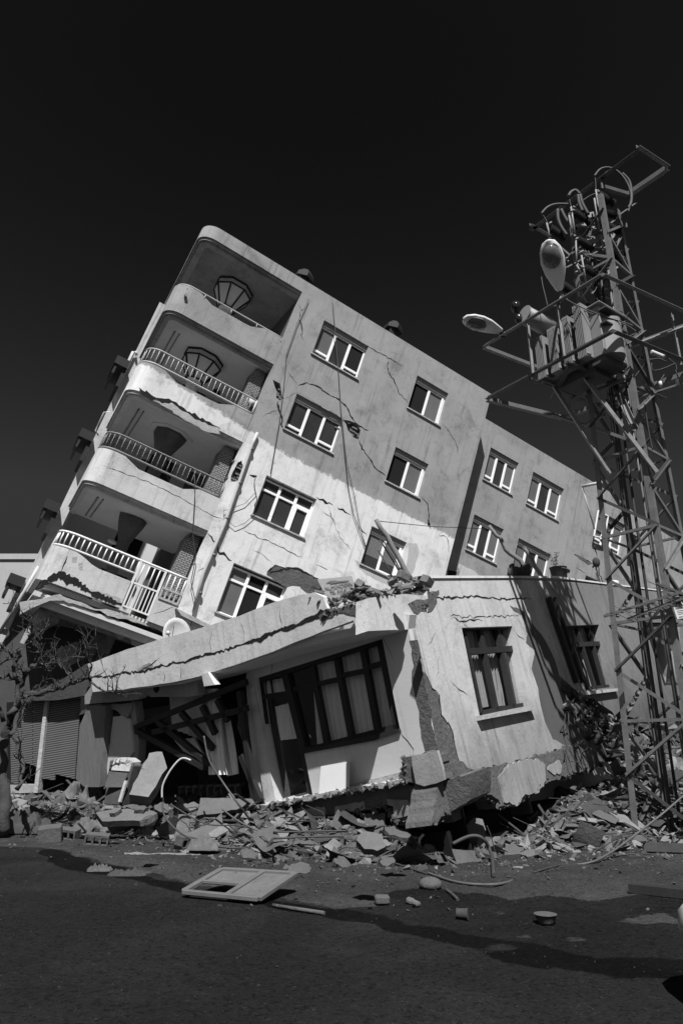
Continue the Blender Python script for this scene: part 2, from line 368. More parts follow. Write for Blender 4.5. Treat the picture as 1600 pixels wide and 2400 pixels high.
cr = [
 (ZC([(460, 60), (450, 110), (465, 160), (460, 190), (475, 225)]), .03), (ZC([(340, 535), (350, 600), (362, 640), (355, 660), (375, 685)]), .06),
 (ZC([(445, 455), (490, 440), (545, 460), (600, 500), (660, 530), (700, 570), (745, 650), (765, 670), (815, 692)]), .045),
 (ZC([(765, 740), (780, 790), (820, 840), (850, 890), (905, 930)]), .045), (ZC([(810, 245), (850, 275), (890, 295), (915, 312), (990, 355)]), .025),
 (ZC([(915, 310), (915, 380), (950, 440), (970, 490), (1020, 545)]), .028), (ZC([(1090, 1040), (1125, 1080), (1130, 1140), (1130, 1195)]), .035),
 (ZC([(1125, 1150), (1133, 1195), (1140, 1210)]), .09), (ZC([(195, 925), (225, 930), (215, 980), (230, 1050), (210, 1110)]), .03), (ZC([(190, 925), (230, 932)]), .12),
 (ZC([(540, 1040), (600, 1075), (628, 1085)]), .06), (ZC([(650, 1095), (690, 1120), (720, 1135)]), .06), (ZC([(600, 1080), (620, 1150), (650, 1180)]), .018),
 (ZC([(570, 1115), (620, 1150), (640, 1200), (670, 1260), (725, 1320)]), .014), (ZC([(1200, 655), (1240, 700), (1270, 750), (1285, 825)]), .018),
 (ZC([(160, 1215), (300, 1280), (470, 1365)]), .016), (ZC([(535, 1395), (600, 1425)]), .03), (ZC([(1180, 1235), (1225, 1255), (1240, 1330)]), .022),
 (ZC([(200, 1320), (260, 1345), (310, 1400)]), .012), (ZC([(390, 385), (420, 420), (440, 455)]), .016), (ZC([(370, 525), (400, 515), (440, 480)]), .015), (ZC([(445, 30), (462, 62), (480, 50)]), .05),
 (ZC([(255, 620), (300, 600), (345, 575)]), .012), (ZC([(770, 1190), (805, 1250)]), .03),
 (ZE([(165, 370), (230, 315), (235, 280)]), .014), (ZE([(285, 215), (300, 255), (340, 270), (375, 300)]), .06), (ZE([(225, 130), (275, 185)]), .05), (ZE([(275, 185), (300, 255)]), .05), (ZE([(555, 0), (640, 45)]), .01),
 (ZB([(930, 1150), (1000, 1130), (1070, 1110)]), .012)]
for i, (pp, ww) in enumerate(cr): crack(mb, FB, P2(B, pp), ww, -.004, 1, 10 + i)
pA = jag(P2(B, ZE([(588, 385), (612, 350), (640, 325), (700, 343), (780, 348), (850, 385), (905, 408), (940, 440), (960, 500), (870, 500), (830, 493), (790, 455), (745, 450), (705, 462), (640, 418)])), .02, .12, True, 5)
mb.prism(pA, FB, -.006, .01, (), 2)
for i in range(6): crack(mb, FB, [pA[0], pA[len(pA) // 5], pA[len(pA) // 3]], .05, -.009, 1, 50) if i == 0 else None
crack(mb, FB, P2(B, ZE([(588, 385), (612, 350), (640, 325), (700, 343), (780, 348), (850, 385), (905, 408)])), .05, -.01, 1, 44)
pB_ = jag(P2(B, ZC([(443, 462), (490, 445), (545, 465), (600, 505), (655, 535), (690, 575), (700, 620), (672, 628), (560, 560), (440, 492)])), .02, .12, True, 6)
mb.prism(pB_, FB, -.003, .01, (), 3)
for s_, q in enumerate((ZE([(1452, 190), (1505, 192), (1518, 250), (1495, 340), (1470, 388), (1440, 335), (1452, 262)]), ZE([(1130, 295), (1165, 310), (1185, 350), (1260, 372), (1360, 410), (1345, 455), (1270, 420), (1195, 385), (1150, 340)]))):
    mb.prism(jag(P2(B, q), .02, .15, True, 8 + s_), FB, -.003, .01, (), 4)
mb.build('facade_wall', ['wall', 'dark', 'conc', 'grey', mat('damp_patch', .42, .2, 4, 30, .4, .9, streak=.2)], bld)
r = random.Random(3)
for hp in (hole1, hole2, hole3):
    bk = MB()
    xs = [p[0] for p in hp]; ys = [p[1] for p in hp]
    for i in range(16):
        u = r.uniform(min(xs), max(xs)); v = min(ys) + (max(ys) - min(ys)) * ((i // 2 + .5) / 8)
        bk.box(u - .09, u + .09, .03 + r.random() * .1, .3, v - .028, v + .02)
    bk.box(min(xs), max(xs), .2, .26, min(ys), max(ys)); bk.build('broken_brick', 'brickr', bld)

# recessed wing F2
mb = MB(); NF2 = 1.007
ws2 = [(8.13, 9.54, 8.22, 9.6), (10.3, 11.96, 8.19, 9.6), (8.13, 9.54, 5.34, 6.74), (10.3, 11.96, 5.34, 6.72), (13.93, 15.5, 8.12, 9.56)]
op = P2(B, [(1468, 1243), (1500, 1262), (1500, 1332), (1468, 1326)], NF2)
op2 = P2(B, [(1372, 1348), (1412, 1366), (1368, 1366)], NF2)
top = P2(B, [(1497, 1214), (1620, 1290)], NF2)
o2 = [(UF - .25, -5), (19.5, -5), (19.5, top[1][1]), (top[0][0], top[0][1] + .05), (14.4, 10.6), (UF - .25, 10.6)]
mb.prism(o2, FB, NF2, NF2 + .26, [[(a, c), (b, c), (b, d), (a, d)] for a, b, c, d in ws2] + [op, op2])
for i, (pp, ww) in enumerate([(ZD([(10, 730), (5, 780), (15, 860)]), .02), (ZD([(1010, 965), (1030, 1020), (1040, 1060)]), .05), (ZD([(900, 1040), (980, 1080), (1010, 1100)]), .035), (ZD([(910, 1120), (975, 1165)]), .02), (ZD([(130, 930), (150, 1000)]), .03)]):
    crack(mb, FB, P2(B, pp, NF2), ww, NF2 - .004, 1, 70 + i)
mb.prism(jag(P2(B, ZD([(195, 1100), (240, 1125), (290, 1145), (350, 1190), (190, 1185)]), NF2), .03, .15, True, 4), FB, NF2 - .003, NF2 + .01, (), 2)
mb.prism(jag(P2(B, ZD([(900, 1040), (960, 1065), (1010, 1100), (985, 1108), (950, 1082)]), NF2), .02, .15, True, 4), FB, NF2 - .005, NF2 + .01, (), 3)
mb.prism(jag(P2(B, ZD([(130, 1140), (185, 1150), (175, 1180), (120, 1178)]), NF2), .02, .1, True, 4), FB, NF2 - .005, NF2 + .01, (), 1)
mb.build('wing_wall', ['wall', 'dark', 'white', 'conc'], bld)

mb = MB()                                    # roof, floors, rear shell
mb.box(-.99, UF - .26, .27, 9, 10.38, 10.62); mb.box(UF - .26, 17.5, NF2 + .27, 9, 10.1, 10.35)
mb.box(-4.5, -.99, 4.0, 9, 10.40, 10.60)
mb.box(-4.5, 17.5, 9, 9.2, -4, 10.9); mb.box(-1.0, -.8, .27, 9, -3.3, 10.38)
for k in range(4): mb.box(-.79, UF, .27, 9, 7.5 - 2.9 * k, 7.66 - 2.9 * k); mb.box(UF, 17.5, NF2 + .3, 9, 7.0 - 2.9 * k, 7.16 - 2.9 * k)
mb.box(-.8, UF, 3.0, 3.1, -3.3, 10.3); mb.box(UF, 17.5, 4.0, 4.1, -4, 10.)
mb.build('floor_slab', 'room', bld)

def window(u0, u1, v0, v1, kind, n, row, dirty=0):
    f = MB(); t = .055; d0 = n + .13; d1 = n + .19; box = .16
    v1b = v1 - (box if row < 2 or kind == 'duo' else .06)
    f.box(u0 - .002, u0 + t, d0, d1, v0, v1b); f.box(u1 - t, u1 + .002, d0, d1, v0, v1b)
    f.box(u0 + t, u1 - t, d0, d1, v0, v0 + t); f.box(u0 + t, u1 - t, d0, d1, v1b - t, v1b)
    W = u1 - u0; g = MB(); cells = []
    if kind == 'tri':
        a, b = u0 + W * .335, u0 + W * .665
        for x in (a, b): f.box(x - .045, x + .045, d0 - .012, d1, v0 + t, v1b - t)
        if row < 2:
            hh = v0 + (v1b - v0) * .2
            f.box(u0 + t, a - .045, d0 - .01, d1, hh - .04, hh + .04); f.box(b + .045, u1 - t, d0 - .01, d1, hh - .04, hh + .04)
        else:
            hh = v0 + (v1b - v0) * .72
            for x0, x1 in ((u0 + t, a - .045), (a + .045, b - .045), (b + .045, u1 - t)): f.box(x0, x1, d0 - .01, d1, hh - .035, hh + .035)
            f.box(b + .045, b + .11, d0 - .02, d1, v0 + t, hh - .035); f.box(u1 - t - .06, u1 - t, d0 - .02, d1, v0 + t, hh - .035)
            f.box(b + .11, u1 - t - .06, d0 - .02, d1, hh - .1, hh - .035)
        cells = [(u0 + t, a - .045), (a + .045, b - .045), (b + .045, u1 - t)]
    else:
        a = u0 + W * .5; f.box(a - .045, a + .045, d0 - .012, d1, v0 + t, v1b - t); f.box(u1 - t - .07, u1 - t, d0 - .02, d1, v0 + t, v1b - t)
        f.box(a + .045, u1 - t - .07, d0 - .02, d1, v0 + t, v0 + t + .05)
        cells = [(u0 + t, a - .045), (a + .045, u1 - t - .07)]
    fo = f.build('window', 'frame', bld, bevel=.006)
    for i, (x0, x1) in enumerate(cells):
        key = (kind, row, i)
        m = 'glass'
        if key in (('tri', 0, 0), ('duo', 0, 1), ('duo', 1, 1), ('tri', 3, 0)): m = 'glassg'
        if key in (('duo', 0, 0), ('duo', 1, 0), ('tri', 0, 2), ('tri', 3, 1)): m = 'black'
        if kind == 'tri' and n > .5 and i == 2: m = 'glassg'
        p = MB(); p.box(x0, x1, d0 + .03, d0 + .036, v0 + t, v1b - t); p.build('pane', m, fo)
    s = MB(); s.box(u0 - .04, u1 + .04, n - .05, n + .12, v0 - .045, v0 - .001); s.build('sill', 'concl', fo)
    if v1b < v1 - .1:
        s = MB(); s.box(u0, u1, n + .08, n + .2, v1b + .001, v1 - .001); s.build('shutter_box', 'grey', fo)
    return fo
for a, b, c, d, kd, k in wins:
    fo = window(a, b, c, d, kd, 0, k)
    if kd == 'duo' and k == 2:
        s = MB()
        for i in range(19): z = d - .18 - i * .038; s.box(a + .05, b - .06, .152, .158, z - .03, z)
        s.build('slatted_blind', 'clothl', fo)
for i, (a, b, c, d) in enumerate(ws2): window(a, b, c, d, 'tri', NF2, 0)
# open casement of the far right window
s = MB(); q = [B.at(x, y, .8) for x, y in ZD([(1048, 775), (1108, 810), (1085, 945), (1022, 930)])]
for i in range(4): s.beam(q[i], q[(i + 1) % 4], .05, .04)
s.build('open_casement', 'frame', bld)

# ---- balconies
PH = pi / 2
def path(u_end=-1.0, n_end=4.0, rad=.5, off=0., k=9, uc=-4.6):
    """plan path of a balcony front, from the facade round the corner and back along the side; off > 0 moves inward"""
    p = [(u_end, off)]
    x = u_end
    while x > uc + rad + .25: x -= .22; p.append((max(x, uc + rad), off))
    p = [q for q in p if q[0] >= uc + rad]
    for i in range(k + 1):
        a = PH * i / k; p.append((uc + rad - (rad - off) * sin(a), rad - (rad - off) * cos(a)))
    y = rad
    while y < n_end: y = min(y + .3, n_end); p.append((uc + off, y))
    return p
def top_of(u, n):     # profile above the lower edge
    if n > .02 or u < -3.88: return .19
    if u < -3.42: return .19 * (u + 3.42) / (-.46)
    if u < -2.12: return 0.
    if u < -1.68: return .2 * (u + 2.12) / .44
    return .2
def band(mb, off, th, f0, f1, mi=0, **kw):
    a = path(off=off, **kw); b = path(off=off + th, **kw); n = len(a); vs = []
    for (u, y), (u2, y2) in zip(a, b):
        vs += [(u, y, f0(u, y)), (u, y, f1(u, y)), (u2, y2, f1(u, y)), (u2, y2, f0(u, y))]
    fs = []
    for i in range(n - 1):
        for j in range(4): fs.append((4 * i + j, 4 * i + (j + 1) % 4, 4 * i + 4 + (j + 1) % 4, 4 * i + 4 + j))
    fs += [(0, 1, 2, 3), (4 * n - 4, 4 * n - 1, 4 * n - 2, 4 * n - 3)]
    mb.add(vs, fs, mi, False)
lev = [(7.49, 8.39), (4.66, 5.53), (1.74, 2.67), (-1.16, -.25)]
def const(c): return lambda u, n: c
# roof fascia
mb = MB()
band(mb, 0, .2, const(10.5), const(10.95), n_end=6.4); band(mb, .05, .2, const(10.42), const(10.5), n_end=6.4); band(mb, .12, .2, const(10.34), const(10.42), n_end=6.4)
fas = mb.build('roof_fascia', 'wall', bld)
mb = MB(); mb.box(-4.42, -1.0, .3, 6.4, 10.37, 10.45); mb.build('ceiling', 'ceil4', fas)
for k, (v0, v1) in enumerate(lev):
    mb = MB(); ne = 4.0 if k < 3 else 4.6
    if k < 3:
        band(mb, 0, .14, const(v0 + .12), lambda u, n: v1 + top_of(u, n), n_end=ne)
        band(mb, .055, .14, const(v0 + .04), const(v0 + .12), n_end=ne); band(mb, .12, .14, const(v0 - .04), const(v0 + .04), n_end=ne)
    else:   # lowest parapet, stops at the gate
        band(mb, 0, .14, const(v0 + .16), lambda u, n: v1 + top_of(u, n) * (1 if u < -2.4 else 0), n_end=ne, u_end=-2.42)
        mb.box(-1.66, -1.0, 0, .14, v0 + .1, v1 - .12)
    # cracks and lost plaster
    if k == 1: pt = ZA([(640, 800), (700, 850), (790, 865), (880, 925), (960, 965), (1010, 990)])
    if k == 1:
        crack(mb, FB, P2(B, pt), .1, -.005, 1, 5)
        mb.prism(jag(P2(B, ZA([(700, 858), (790, 875), (880, 930), (960, 965), (1012, 985), (1010, 1015), (940, 1000), (850, 950), (760, 890)])), .02, .1, True, 9), FB, -.004, .01, (), 2)
    if k == 2: crack(mb, FB, P2(B, ZB([(620, 235), (800, 300), (1000, 380), (1300, 545), (1380, 570)])), .012, -.004, 1, 9)
    if k == 3:
        crack(mb, FB, P2(B, ZB([(230, 1000), (310, 930), (380, 905), (440, 930), (500, 975), (560, 1015), (640, 1050), (750, 1090)])), .12, -.012, 1, 26, .045)
        crack(mb, FB, P2(B, ZB([(370, 895), (400, 940), (470, 940)])), .16, -.014, 1, 27, .05)
        crack(mb, FB, P2(B, ZB([(415, 790), (390, 850), (375, 890)])), .05, -.004, 1, 6)
        for s_, q in enumerate((ZB([(440, 800), (475, 795), (470, 830), (445, 830)]), ZB([(480, 840), (505, 830), (508, 880), (485, 870)]), ZB([(540, 990), (640, 1020), (740, 1050), (740, 1070), (600, 1050)]))):
            mb.prism(jag(P2(B, q), .02, .08, True, s_), FB, -.004, .01, (), 2)
    bo = mb.build('balcony_parapet', ['wall' if k < 2 else 'white', 'dark', 'concl'], bld)
    s = MB(); s.box(-4.42, -1.0, .26, ne - .02, v0 + .0, v0 + .14); s.build('balcony_slab', 'ceil', bo)
    s = MB()                                # service groove in the ceiling
    s.box(-4.05, -4.0, .9, 3.6, v0 - .035, v0); s.box(-3.9, -3.86, .9, 3.6, v0 - .03, v0); s.build('awning_track', 'col', bo)
    # handrail and balusters
    rl = MB(); m = ['rail', 'rail', 'raild', 'railw'][k]
    pth = path(off=.05, n_end=ne, u_end=-1.06)
    if k == 0:
        rl.tube([(u, n, v1 + top_of(u, n) + .05) for u, n in pth], .022)
        for j in range(0, len(pth), 4): u, n = pth[j]; rl.tube([(u, n, v1 + top_of(u, n) + .05), (u, n - .06, v1 + top_of(u, n) - .12)], .012)
    else:
        hh = {1: .71, 2: .72, 3: .62}[k]; rt = .024 if k < 3 else .035
        a = [(u, n, v1 + hh) for u, n in pth]; rl.tube(a, rt)
        if k < 3: rl.tube([(u, n, v1 + top_of(u, n) + .06) for u, n in pth], .03); rl.tube([(-1.06, .05, v1 + hh), (-1.06, .05, v1 + .15)], .03)
        else: rl.tube([(u, n, v1 + top_of(u, n) + .05) for u, n in pth if u < -2.38], .028)
        # evenly spaced balusters along the path
        L = 0; nxt = 0; sp_ = .15
        for j in range(len(pth) - 1):
            (u, n), (u2, n2) = pth[j], pth[j + 1]; d = math.hypot(u2 - u, n2 - n)
            while nxt <= L + d:
                t = (nxt - L) / d if d else 0; x, y = u + (u2 - u) * t, n + (n2 - n) * t; nxt += sp_
                zb = v1 + top_of(x, y) + .06
                if k == 3 and x > -2.4: zb = v1 + .0
                rl.tube([(x, y, zb), (x, y, v1 + hh)], .011 if k < 3 else .02, 5)
                if k < 3:
                    for z in (.33, .66): sphere(rl, (x, y, zb + (v1 + hh - zb) * z), .02, n=5, m=3)
            L += d
    ro = rl.build('railing', m, bo)
    if k == 3:
        g = MB(); z0 = v1 - .68; z1 = v1 + .6
        for u in (-2.38, -1.66): g.box(u - .03, u + .03, .02, .08, z0, z1)
        for z in (z0, v1 - .02, z1 - .03): g.box(-2.35, -1.69, .03, .07, z, z + .045)
        for i in range(1, 7): u = -2.38 + i * .103; g.box(u - .014, u + .014, .04, .06, z0, v1)
        g.build('gate', 'railw', bo)
        g = MB(); z0 = v1 - .16; z1 = v1 + .12
        for z in (z0, z1): g.box(-1.6, -1.03, -.03, .05, z, z + .06)
        for i in range(5): u = -1.58 + i * .13; g.box(u - .02, u + .02, -.02, .04, z0, z1)
        g.build('vent_grille', 'concl', bo)
    # column with an eight-sided flared head
    c = MB(); cu, cn = -2.84, 1.62; ct = (10.37, 7.49, 4.66, 1.74)[k]; cb = (7.66, 4.8, 1.9, -1.0)[k]
    def oct_(c, zs, rs, mi=0, jt=0):
        rg = []; rr_ = random.Random(5)
        for z, q in zip(zs, rs): rg += [(cu + q * (1 + rr_.uniform(-jt, jt)) * cos(pi / 8 + pi / 4 * i), cn + q * (1 + rr_.uniform(-jt, jt)) * sin(pi / 8 + pi / 4 * i), z) for i in range(8)]
        nn = len(zs); c.add(rg, [(i * 8 + j, i * 8 + (j + 1) % 8, i * 8 + 8 + (j + 1) % 8, i * 8 + 8 + j) for i in range(nn - 1) for j in range(8)] + [tuple(range(7, -1, -1)), tuple((nn - 1) * 8 + j for j in range(8))], mi)
    if k < 2:
        zs = [cb, ct - .95, ct - .86, ct - .22, ct - .0]; rs = [.2, .2, .27, .63, .63]
    elif k == 2: zs = [cb, ct - .7, ct - .62, ct - .12, ct - .04]; rs = [.2, .22, .3, .52, .52]
    else: zs = [cb, ct - .75, ct - .5, ct - .2, ct - .03]; rs = [.17, .17, .28, .42, .44]
    oct_(c, zs, rs, 0, .0 if k < 3 else .12)
    if k == 2: oct_(c, [ct - .04, ct + .0], [.7, .72], 1)
    co = c.build('column', ['ceil' if k < 2 else 'conc', 'ceil'] if k < 3 else ['conc', 'ceil'], bo)
    if k < 2:
        tr = MB()
        for i in range(8):
            a0 = pi / 8 + pi / 4 * i; a1 = a0 + pi / 4
            P = lambda a, z, q: V((cu + (q + .012) * cos(a), cn + (q + .012) * sin(a), z))
            tr.beam(P(a0, ct - .86, .27), P(a0, ct - .22, .63), .045); tr.beam(P(a0, ct - .22, .63), P(a1, ct - .22, .63), .04); tr.beam(P(a0, ct - .03, .63), P(a1, ct - .03, .63), .05)
            tr.beam(P(a0, ct - .86, .27), P(a1, ct - .86, .27), .04)
        tr.build('column_trim', 'trim', co)
    # brick chimney breast beside the wall
    if k:
        c = MB(); w_ = .4
        c.box(-1.45, -1.03, .4, .95, v0 + .16, ct + (0 if k > 1 else 0) - .26)
        c.add([(-1.45, .4, ct - .26), (-1.03, .4, ct - .26), (-1.03, .95, ct - .26), (-1.45, .95, ct - .26), (-1.36, .5, ct - .02), (-1.03, .5, ct - .02), (-1.03, .95, ct - .02), (-1.36, .95, ct - .02)],
              [(0, 1, 5, 4), (1, 2, 6, 5), (2, 3, 7, 6), (3, 0, 4, 7), (4, 5, 6, 7)], 1 if k < 3 else 0)
        c.build('brick_pier', ['brick', 'col'], bo)
    c = MB()
    c.box(-4.5, -1.01, 7.6, 7.7, v0, ct); c.box(-4.5, -4.4, 5.2, 7.6, v0, ct)
    c.build('inner_wall', 'ceil', bo)
    # door and window openings in the inner side wall, seen as dark
    c = MB(); c.box(-1.03, -1.006, 1.3, 2.1, v0 + .16, v0 + 2.1); c.build('balcony_door', 'black' if k > 1 else 'wood', bo); c = MB(); c.box(-2.6, -1.6, 7.56, 7.59, v0 + .16, v0 + 2.2); c.build('balcony_door', 'black' if k > 1 else 'wood', bo)
for px, py, k, nn_ in ((505, 921, 1, 3.2), (264, 1270, 3, 3.0), (340, 1083, 2, 3.4), (372, 1098, 2, 3.4)):
    q = B.at(px, py, nn_); s = MB(); sphere(s, q, .16, .16, .07, 14, 6); s.build('bowl_lamp', 'trim' if k < 3 else 'dish', bld)
q = B.at(588, 952, .35); s = MB(); s.tube([q, q + V((0, 0, .22))], [.1, .13], 12); s.build('plant_pot', 'rail', bld)
s = MB(); r = random.Random(6)
for i in range(9):
    d = V((r.uniform(-.6, .6), r.uniform(-.4, .4), 1)); s.tube([q + V((0, 0, .2)), q + V((0, 0, .2)) + d * .2, q + V((0, 0, .2)) + d * .35 + V((r.gauss(0, .05), 0, 0))], .006, 4)
s.build('dry_plant', 'leaf', bld)
# side wall behind the balconies and its window hoods
mb = MB(); mb.box(-4.78, -4.5, 4.62, 9.2, -2.2, 10.3); mb.build('side_wall', 'white', bld)
for v, n in ((7.1, 4.9), (4.2, 4.9), (1.6, 4.9), (-.9, 4.9)):
    s = MB(); s.box(-5.25, -4.785, n - .9, n + .9, v - .05, v + .25); s.box(-5.2, -5.12, n - .85, n + .85, v - .4, v - .05); s.box(-4.9, -4.785, n - .8, n + .8, v - .75, v - .05); s.build('window_hood', 'trim', bld)
def pipe(name, pts, r, m, parent=bld, n=8): s = MB(); s.tube(pts, r, n); return s.build(name, m, parent)
dp = P2(B, [ZA([(1178, 1012)])[0], ZB([(1540, 110)])[0], ZB([(1370, 600)])[0], ZB([(1240, 900)])[0], ZB([(1180, 1140)])[0]])
dpo = pipe('drainpipe', [(u, -.09, v) for u, v in dp], .05, 'rail')
s = MB(); r_ = random.Random(1)
for i in range(5): t = (i + .5) / 5; u = dp[0][0] + (dp[-1][0] - dp[0][0]) * t; v = dp[0][1] + (dp[-1][1] - dp[0][1]) * t; s.tube([(u, -.09, v - .03), (u, -.09, v + .03)], .062)
s.build('pipe_clamp', 'steel', dpo)
pipe('side_pipe', [(-4.72, 4.5, 7.9), (-4.78, 4.5, 8.02), (-4.86, 4.5, 7.95), (-4.86, 4.5, 6.8)], .05, 'rail')
pipe('side_pipe', [(-4.7, 3.6, 5.2), (-4.85, 3.6, 5.1), (-4.85, 3.6, 4.4), (-4.7, 3.6, 4.3)], .025, 'rail')
s = MB(); s.prism(P2(B, ZB([(1070, 1115), (1290, 1225), (1308, 1232), (1290, 1252), (1100, 1160)])), FB, -.22, 0, ()); s.build('ledge', 'concl', bld)
for cx_, cy_ in ((712, 652), (921, 772)):            # chimney cowls
    q = B.at(cx_, cy_, 1.2); c = MB()
    c.box(q.x - .2, q.x + .2, 1.0, 1.4, 10.6, q.z - .1)
    co = c.build('chimney', 'trim', bld)
    c = MB(); vs = [(q.x + .36 * cos(pi / 6 + i * pi / 3), 1.2 + .36 * sin(pi / 6 + i * pi / 3), z) for z in (q.z - .1, q.z + .05) for i in range(6)] + [(q.x + .15 * cos(pi / 6 + i * pi / 3), 1.2 + .15 * sin(pi / 6 + i * pi / 3), q.z + .3) for i in range(6)]
    c.add(vs, [(i + 6 * k, (i + 1) % 6 + 6 * k, 6 + (i + 1) % 6 + 6 * k, 6 + i + 6 * k) for k in (0, 1) for i in range(6)] + [tuple(range(5, -1, -1)), tuple(12 + i for i in range(6))]); c.build('cowl', 'trim', co)
# parapet fittings
s = MB(); q = B.at(435, 694, -.01); s.tube([(q.x, -.01, q.z), (q.x, -.09, q.z)], .05, 10); s.build('spout', 'raild', bld)

# ---- crushed level under the lowest balcony
mb = MB()
mb.prism(jag(P2(B, ZF([(120, 30), (290, 0), (370, -20), (500, 30), (560, 60), (740, 90), (760, 105), (900, 155), (1065, 190), (1060, 225), (900, 175), (700, 120), (520, 60), (390, 20), (310, 20), (125, 105)]), .06), .015, .12, True, 3), FB, .06, .34, ())
mb.build('broken_slab_edge', 'concl', bld)
mb = MB(); mb.box(-4.5, -.9, .1, 4.5, -1.42, -1.3); mb.box(-4.4, -.9, .3, .5, -1.6, -1.42); mb.box(-4.45, -4.2, .5, 4.5, -1.62, -1.42)
mb.build('soffit', 'recess', bld)
mb = MB(); mb.box(-4.0, -.9, .95, 1.15, -1.66, -1.42); mb.box(-3.8, -3.6, 1.15, 4.5, -1.8, -1.42); mb.build('soffit_beam', 'grey', bld)
def arch(n0, n1, u0, u1, vt, vb, k=10):
    pts = [(u0, vt), (u1, vt), (u1, vb)]
    for i in range(k + 1): a = pi * i / k; pts.append(((u0 + u1) / 2 + (u1 - u0) / 2 * .92 * cos(a), vb + (vt - vb) * .8 * sin(a)))
    pts.append((u0, vb)); m_ = MB(); m_.prism(pts, FB, n0, n1); m_.build('arch', 'concl', bld)
arch(1.3, 1.45, -4.2, -2.6, -1.42, -2.3); arch(3.0, 3.15, -4.2, -1.8, -1.42, -2.5)
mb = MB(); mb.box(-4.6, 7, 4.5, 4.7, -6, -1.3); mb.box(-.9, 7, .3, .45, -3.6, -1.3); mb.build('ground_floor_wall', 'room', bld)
mb = MB(); c0 = P2(B, [(190, 1445), (250, 1460), (250, 1560), (200, 1570)], 1.2)
mb.prism(jag(c0, .04, .1, True, 5), FB, 1.2, 1.6, ())
r = random.Random(5)
for i in range(16):
    x = r.uniform(193, 248); y = r.uniform(1445, 1545); q = B.at(x, y, 1.15)
    mb.tube([q, q + V((r.uniform(-.1, .1), -.02, r.uniform(-.3, -.1))), q + V((r.uniform(-.15, .15), -.03, r.uniform(-.7, -.3)))], .012, 5, 1)
mb.build('shattered_column', ['conc', 'dark'], bld)
mb = MB(); mb.prism(P2(B, [(137, 1520), (190, 1500), (195, 1545), (150, 1568), (137, 1560)], 1.8), FB, 1.8, 2., ()); mb.build('fallen_panel', 'grey', bld)
# hanging plaster strip under the arch
mb = MB(); mb.prism(jag(P2(B, ZF([(470, 110), (600, 150), (700, 190), (800, 230), (880, 290), (870, 330), (810, 290), (780, 240), (740, 260), (690, 200), (560, 150)]), .8), .02, .1, True, 8), FB, .8, .86, ()); mb.build('hanging_plaster', 'concl', bld)
s = MB(); s.tube([(-4.62, 4.0, -.2), (-4.7, 4.1, -1.2), (-4.8, 4.3, -2.4)], .05, 8); s.build('side_gutter', 'rail', bld)
# cables on the facade (each a thing)
def wire(name, fr, pts, r, m, label, cat='cable', group=None):
    s = MB(); s.tube([fr.M @ V(p) for p in pts], r, 5); return s.build(name, m, None, label, cat, group)
def fw(px, n=-.06): return [tuple(B.at(x, y, n)) for x, y in px]
wire('cable', B, fw(ZC([(500, 0), (440, 130), (385, 290), (370, 460), (345, 660), (310, 860), (300, 920)])), .012, 'cablel', 'thin cable dropping from the roof edge left of the white windows', group='cables hanging down the facade')
wire('cable', B, fw(ZC([(625, 0), (640, 180), (655, 360), (670, 600), (690, 820), (710, 1000), (735, 1130), (800, 1310)])), .012, 'cablel', 'long thin cable hanging across the middle of the leaning facade', group='cables hanging down the facade')
wire('cable', B, fw(ZC([(672, 600), (700, 860), (740, 1030), (770, 1200), (800, 1300)])), .009, 'cable', 'second slack cable crossing the facade beside the long one', group='cables hanging down the facade')
wire('cable', B, fw(ZB([(1190, 260), (1195, 400), (1180, 650), (1200, 800), (1170, 950), (1195, 1060), (1170, 1220)]), -.12), .012, 'cable', 'dark cable hanging in front of the balcony ends past the brick piers', group='cables hanging down the facade')
wire('cable', B, fw(ZB([(1568, 400), (1500, 470), (1420, 500), (1370, 515), (1375, 560), (1440, 615), (1500, 590), (1568, 530)])), .008, 'cable', 'loop of thin wire slung over the drainpipe', group='cables hanging down the facade')
# satellite dish, wall washer lamps, plant
sd = thing('satellite_dish', B.w(*B.at(411, 1490, -.35)), 'white round satellite dish with its arm below the drainpipe, beside the annex roof', 'satellite dish')
def local(o): 
    bpy.context.view_layer.update(); I = Matrix.Translation(o.location).inverted(); return I
D = sd.location
ax = (CAM - D).normalized() + V((.55, .1, .25)); ax.normalize(); rt = ax.to_track_quat('Z', 'Y').to_matrix()
s = MB(); n = 20
vs = []; 
for j in range(5):
    q = .42 * j / 4
    vs += [rt @ V((q * cos(2 * pi * i / n), q * 1.1 * sin(2 * pi * i / n), .1 * (q / .42) ** 2)) for i in range(n)]
fs = [(j * n + i, j * n + (i + 1) % n, j * n + n + (i + 1) % n, j * n + n + i) for j in range(4) for i in range(n)]
s.add(vs, fs, 0, True); dsh = s.build('reflector', 'dish', sd)
md = dsh.modifiers.new('s', 'SOLIDIFY'); md.thickness = .012
s = MB(); e = rt @ V((-.42, -.05, .38)); s.tube([rt @ V((-.05, -.42, .06)), e], .013, 6); s.tube([rt @ V((-.1, .3, .08)), e], .008, 5); s.build('arm', 'steel', sd)
s = MB(); sphere(s, e, .06, n=8, m=5); s.tube([e, e + (D * 0 - e).normalized() * .1], .035, 8); s.build('receiver', 'dish', sd)

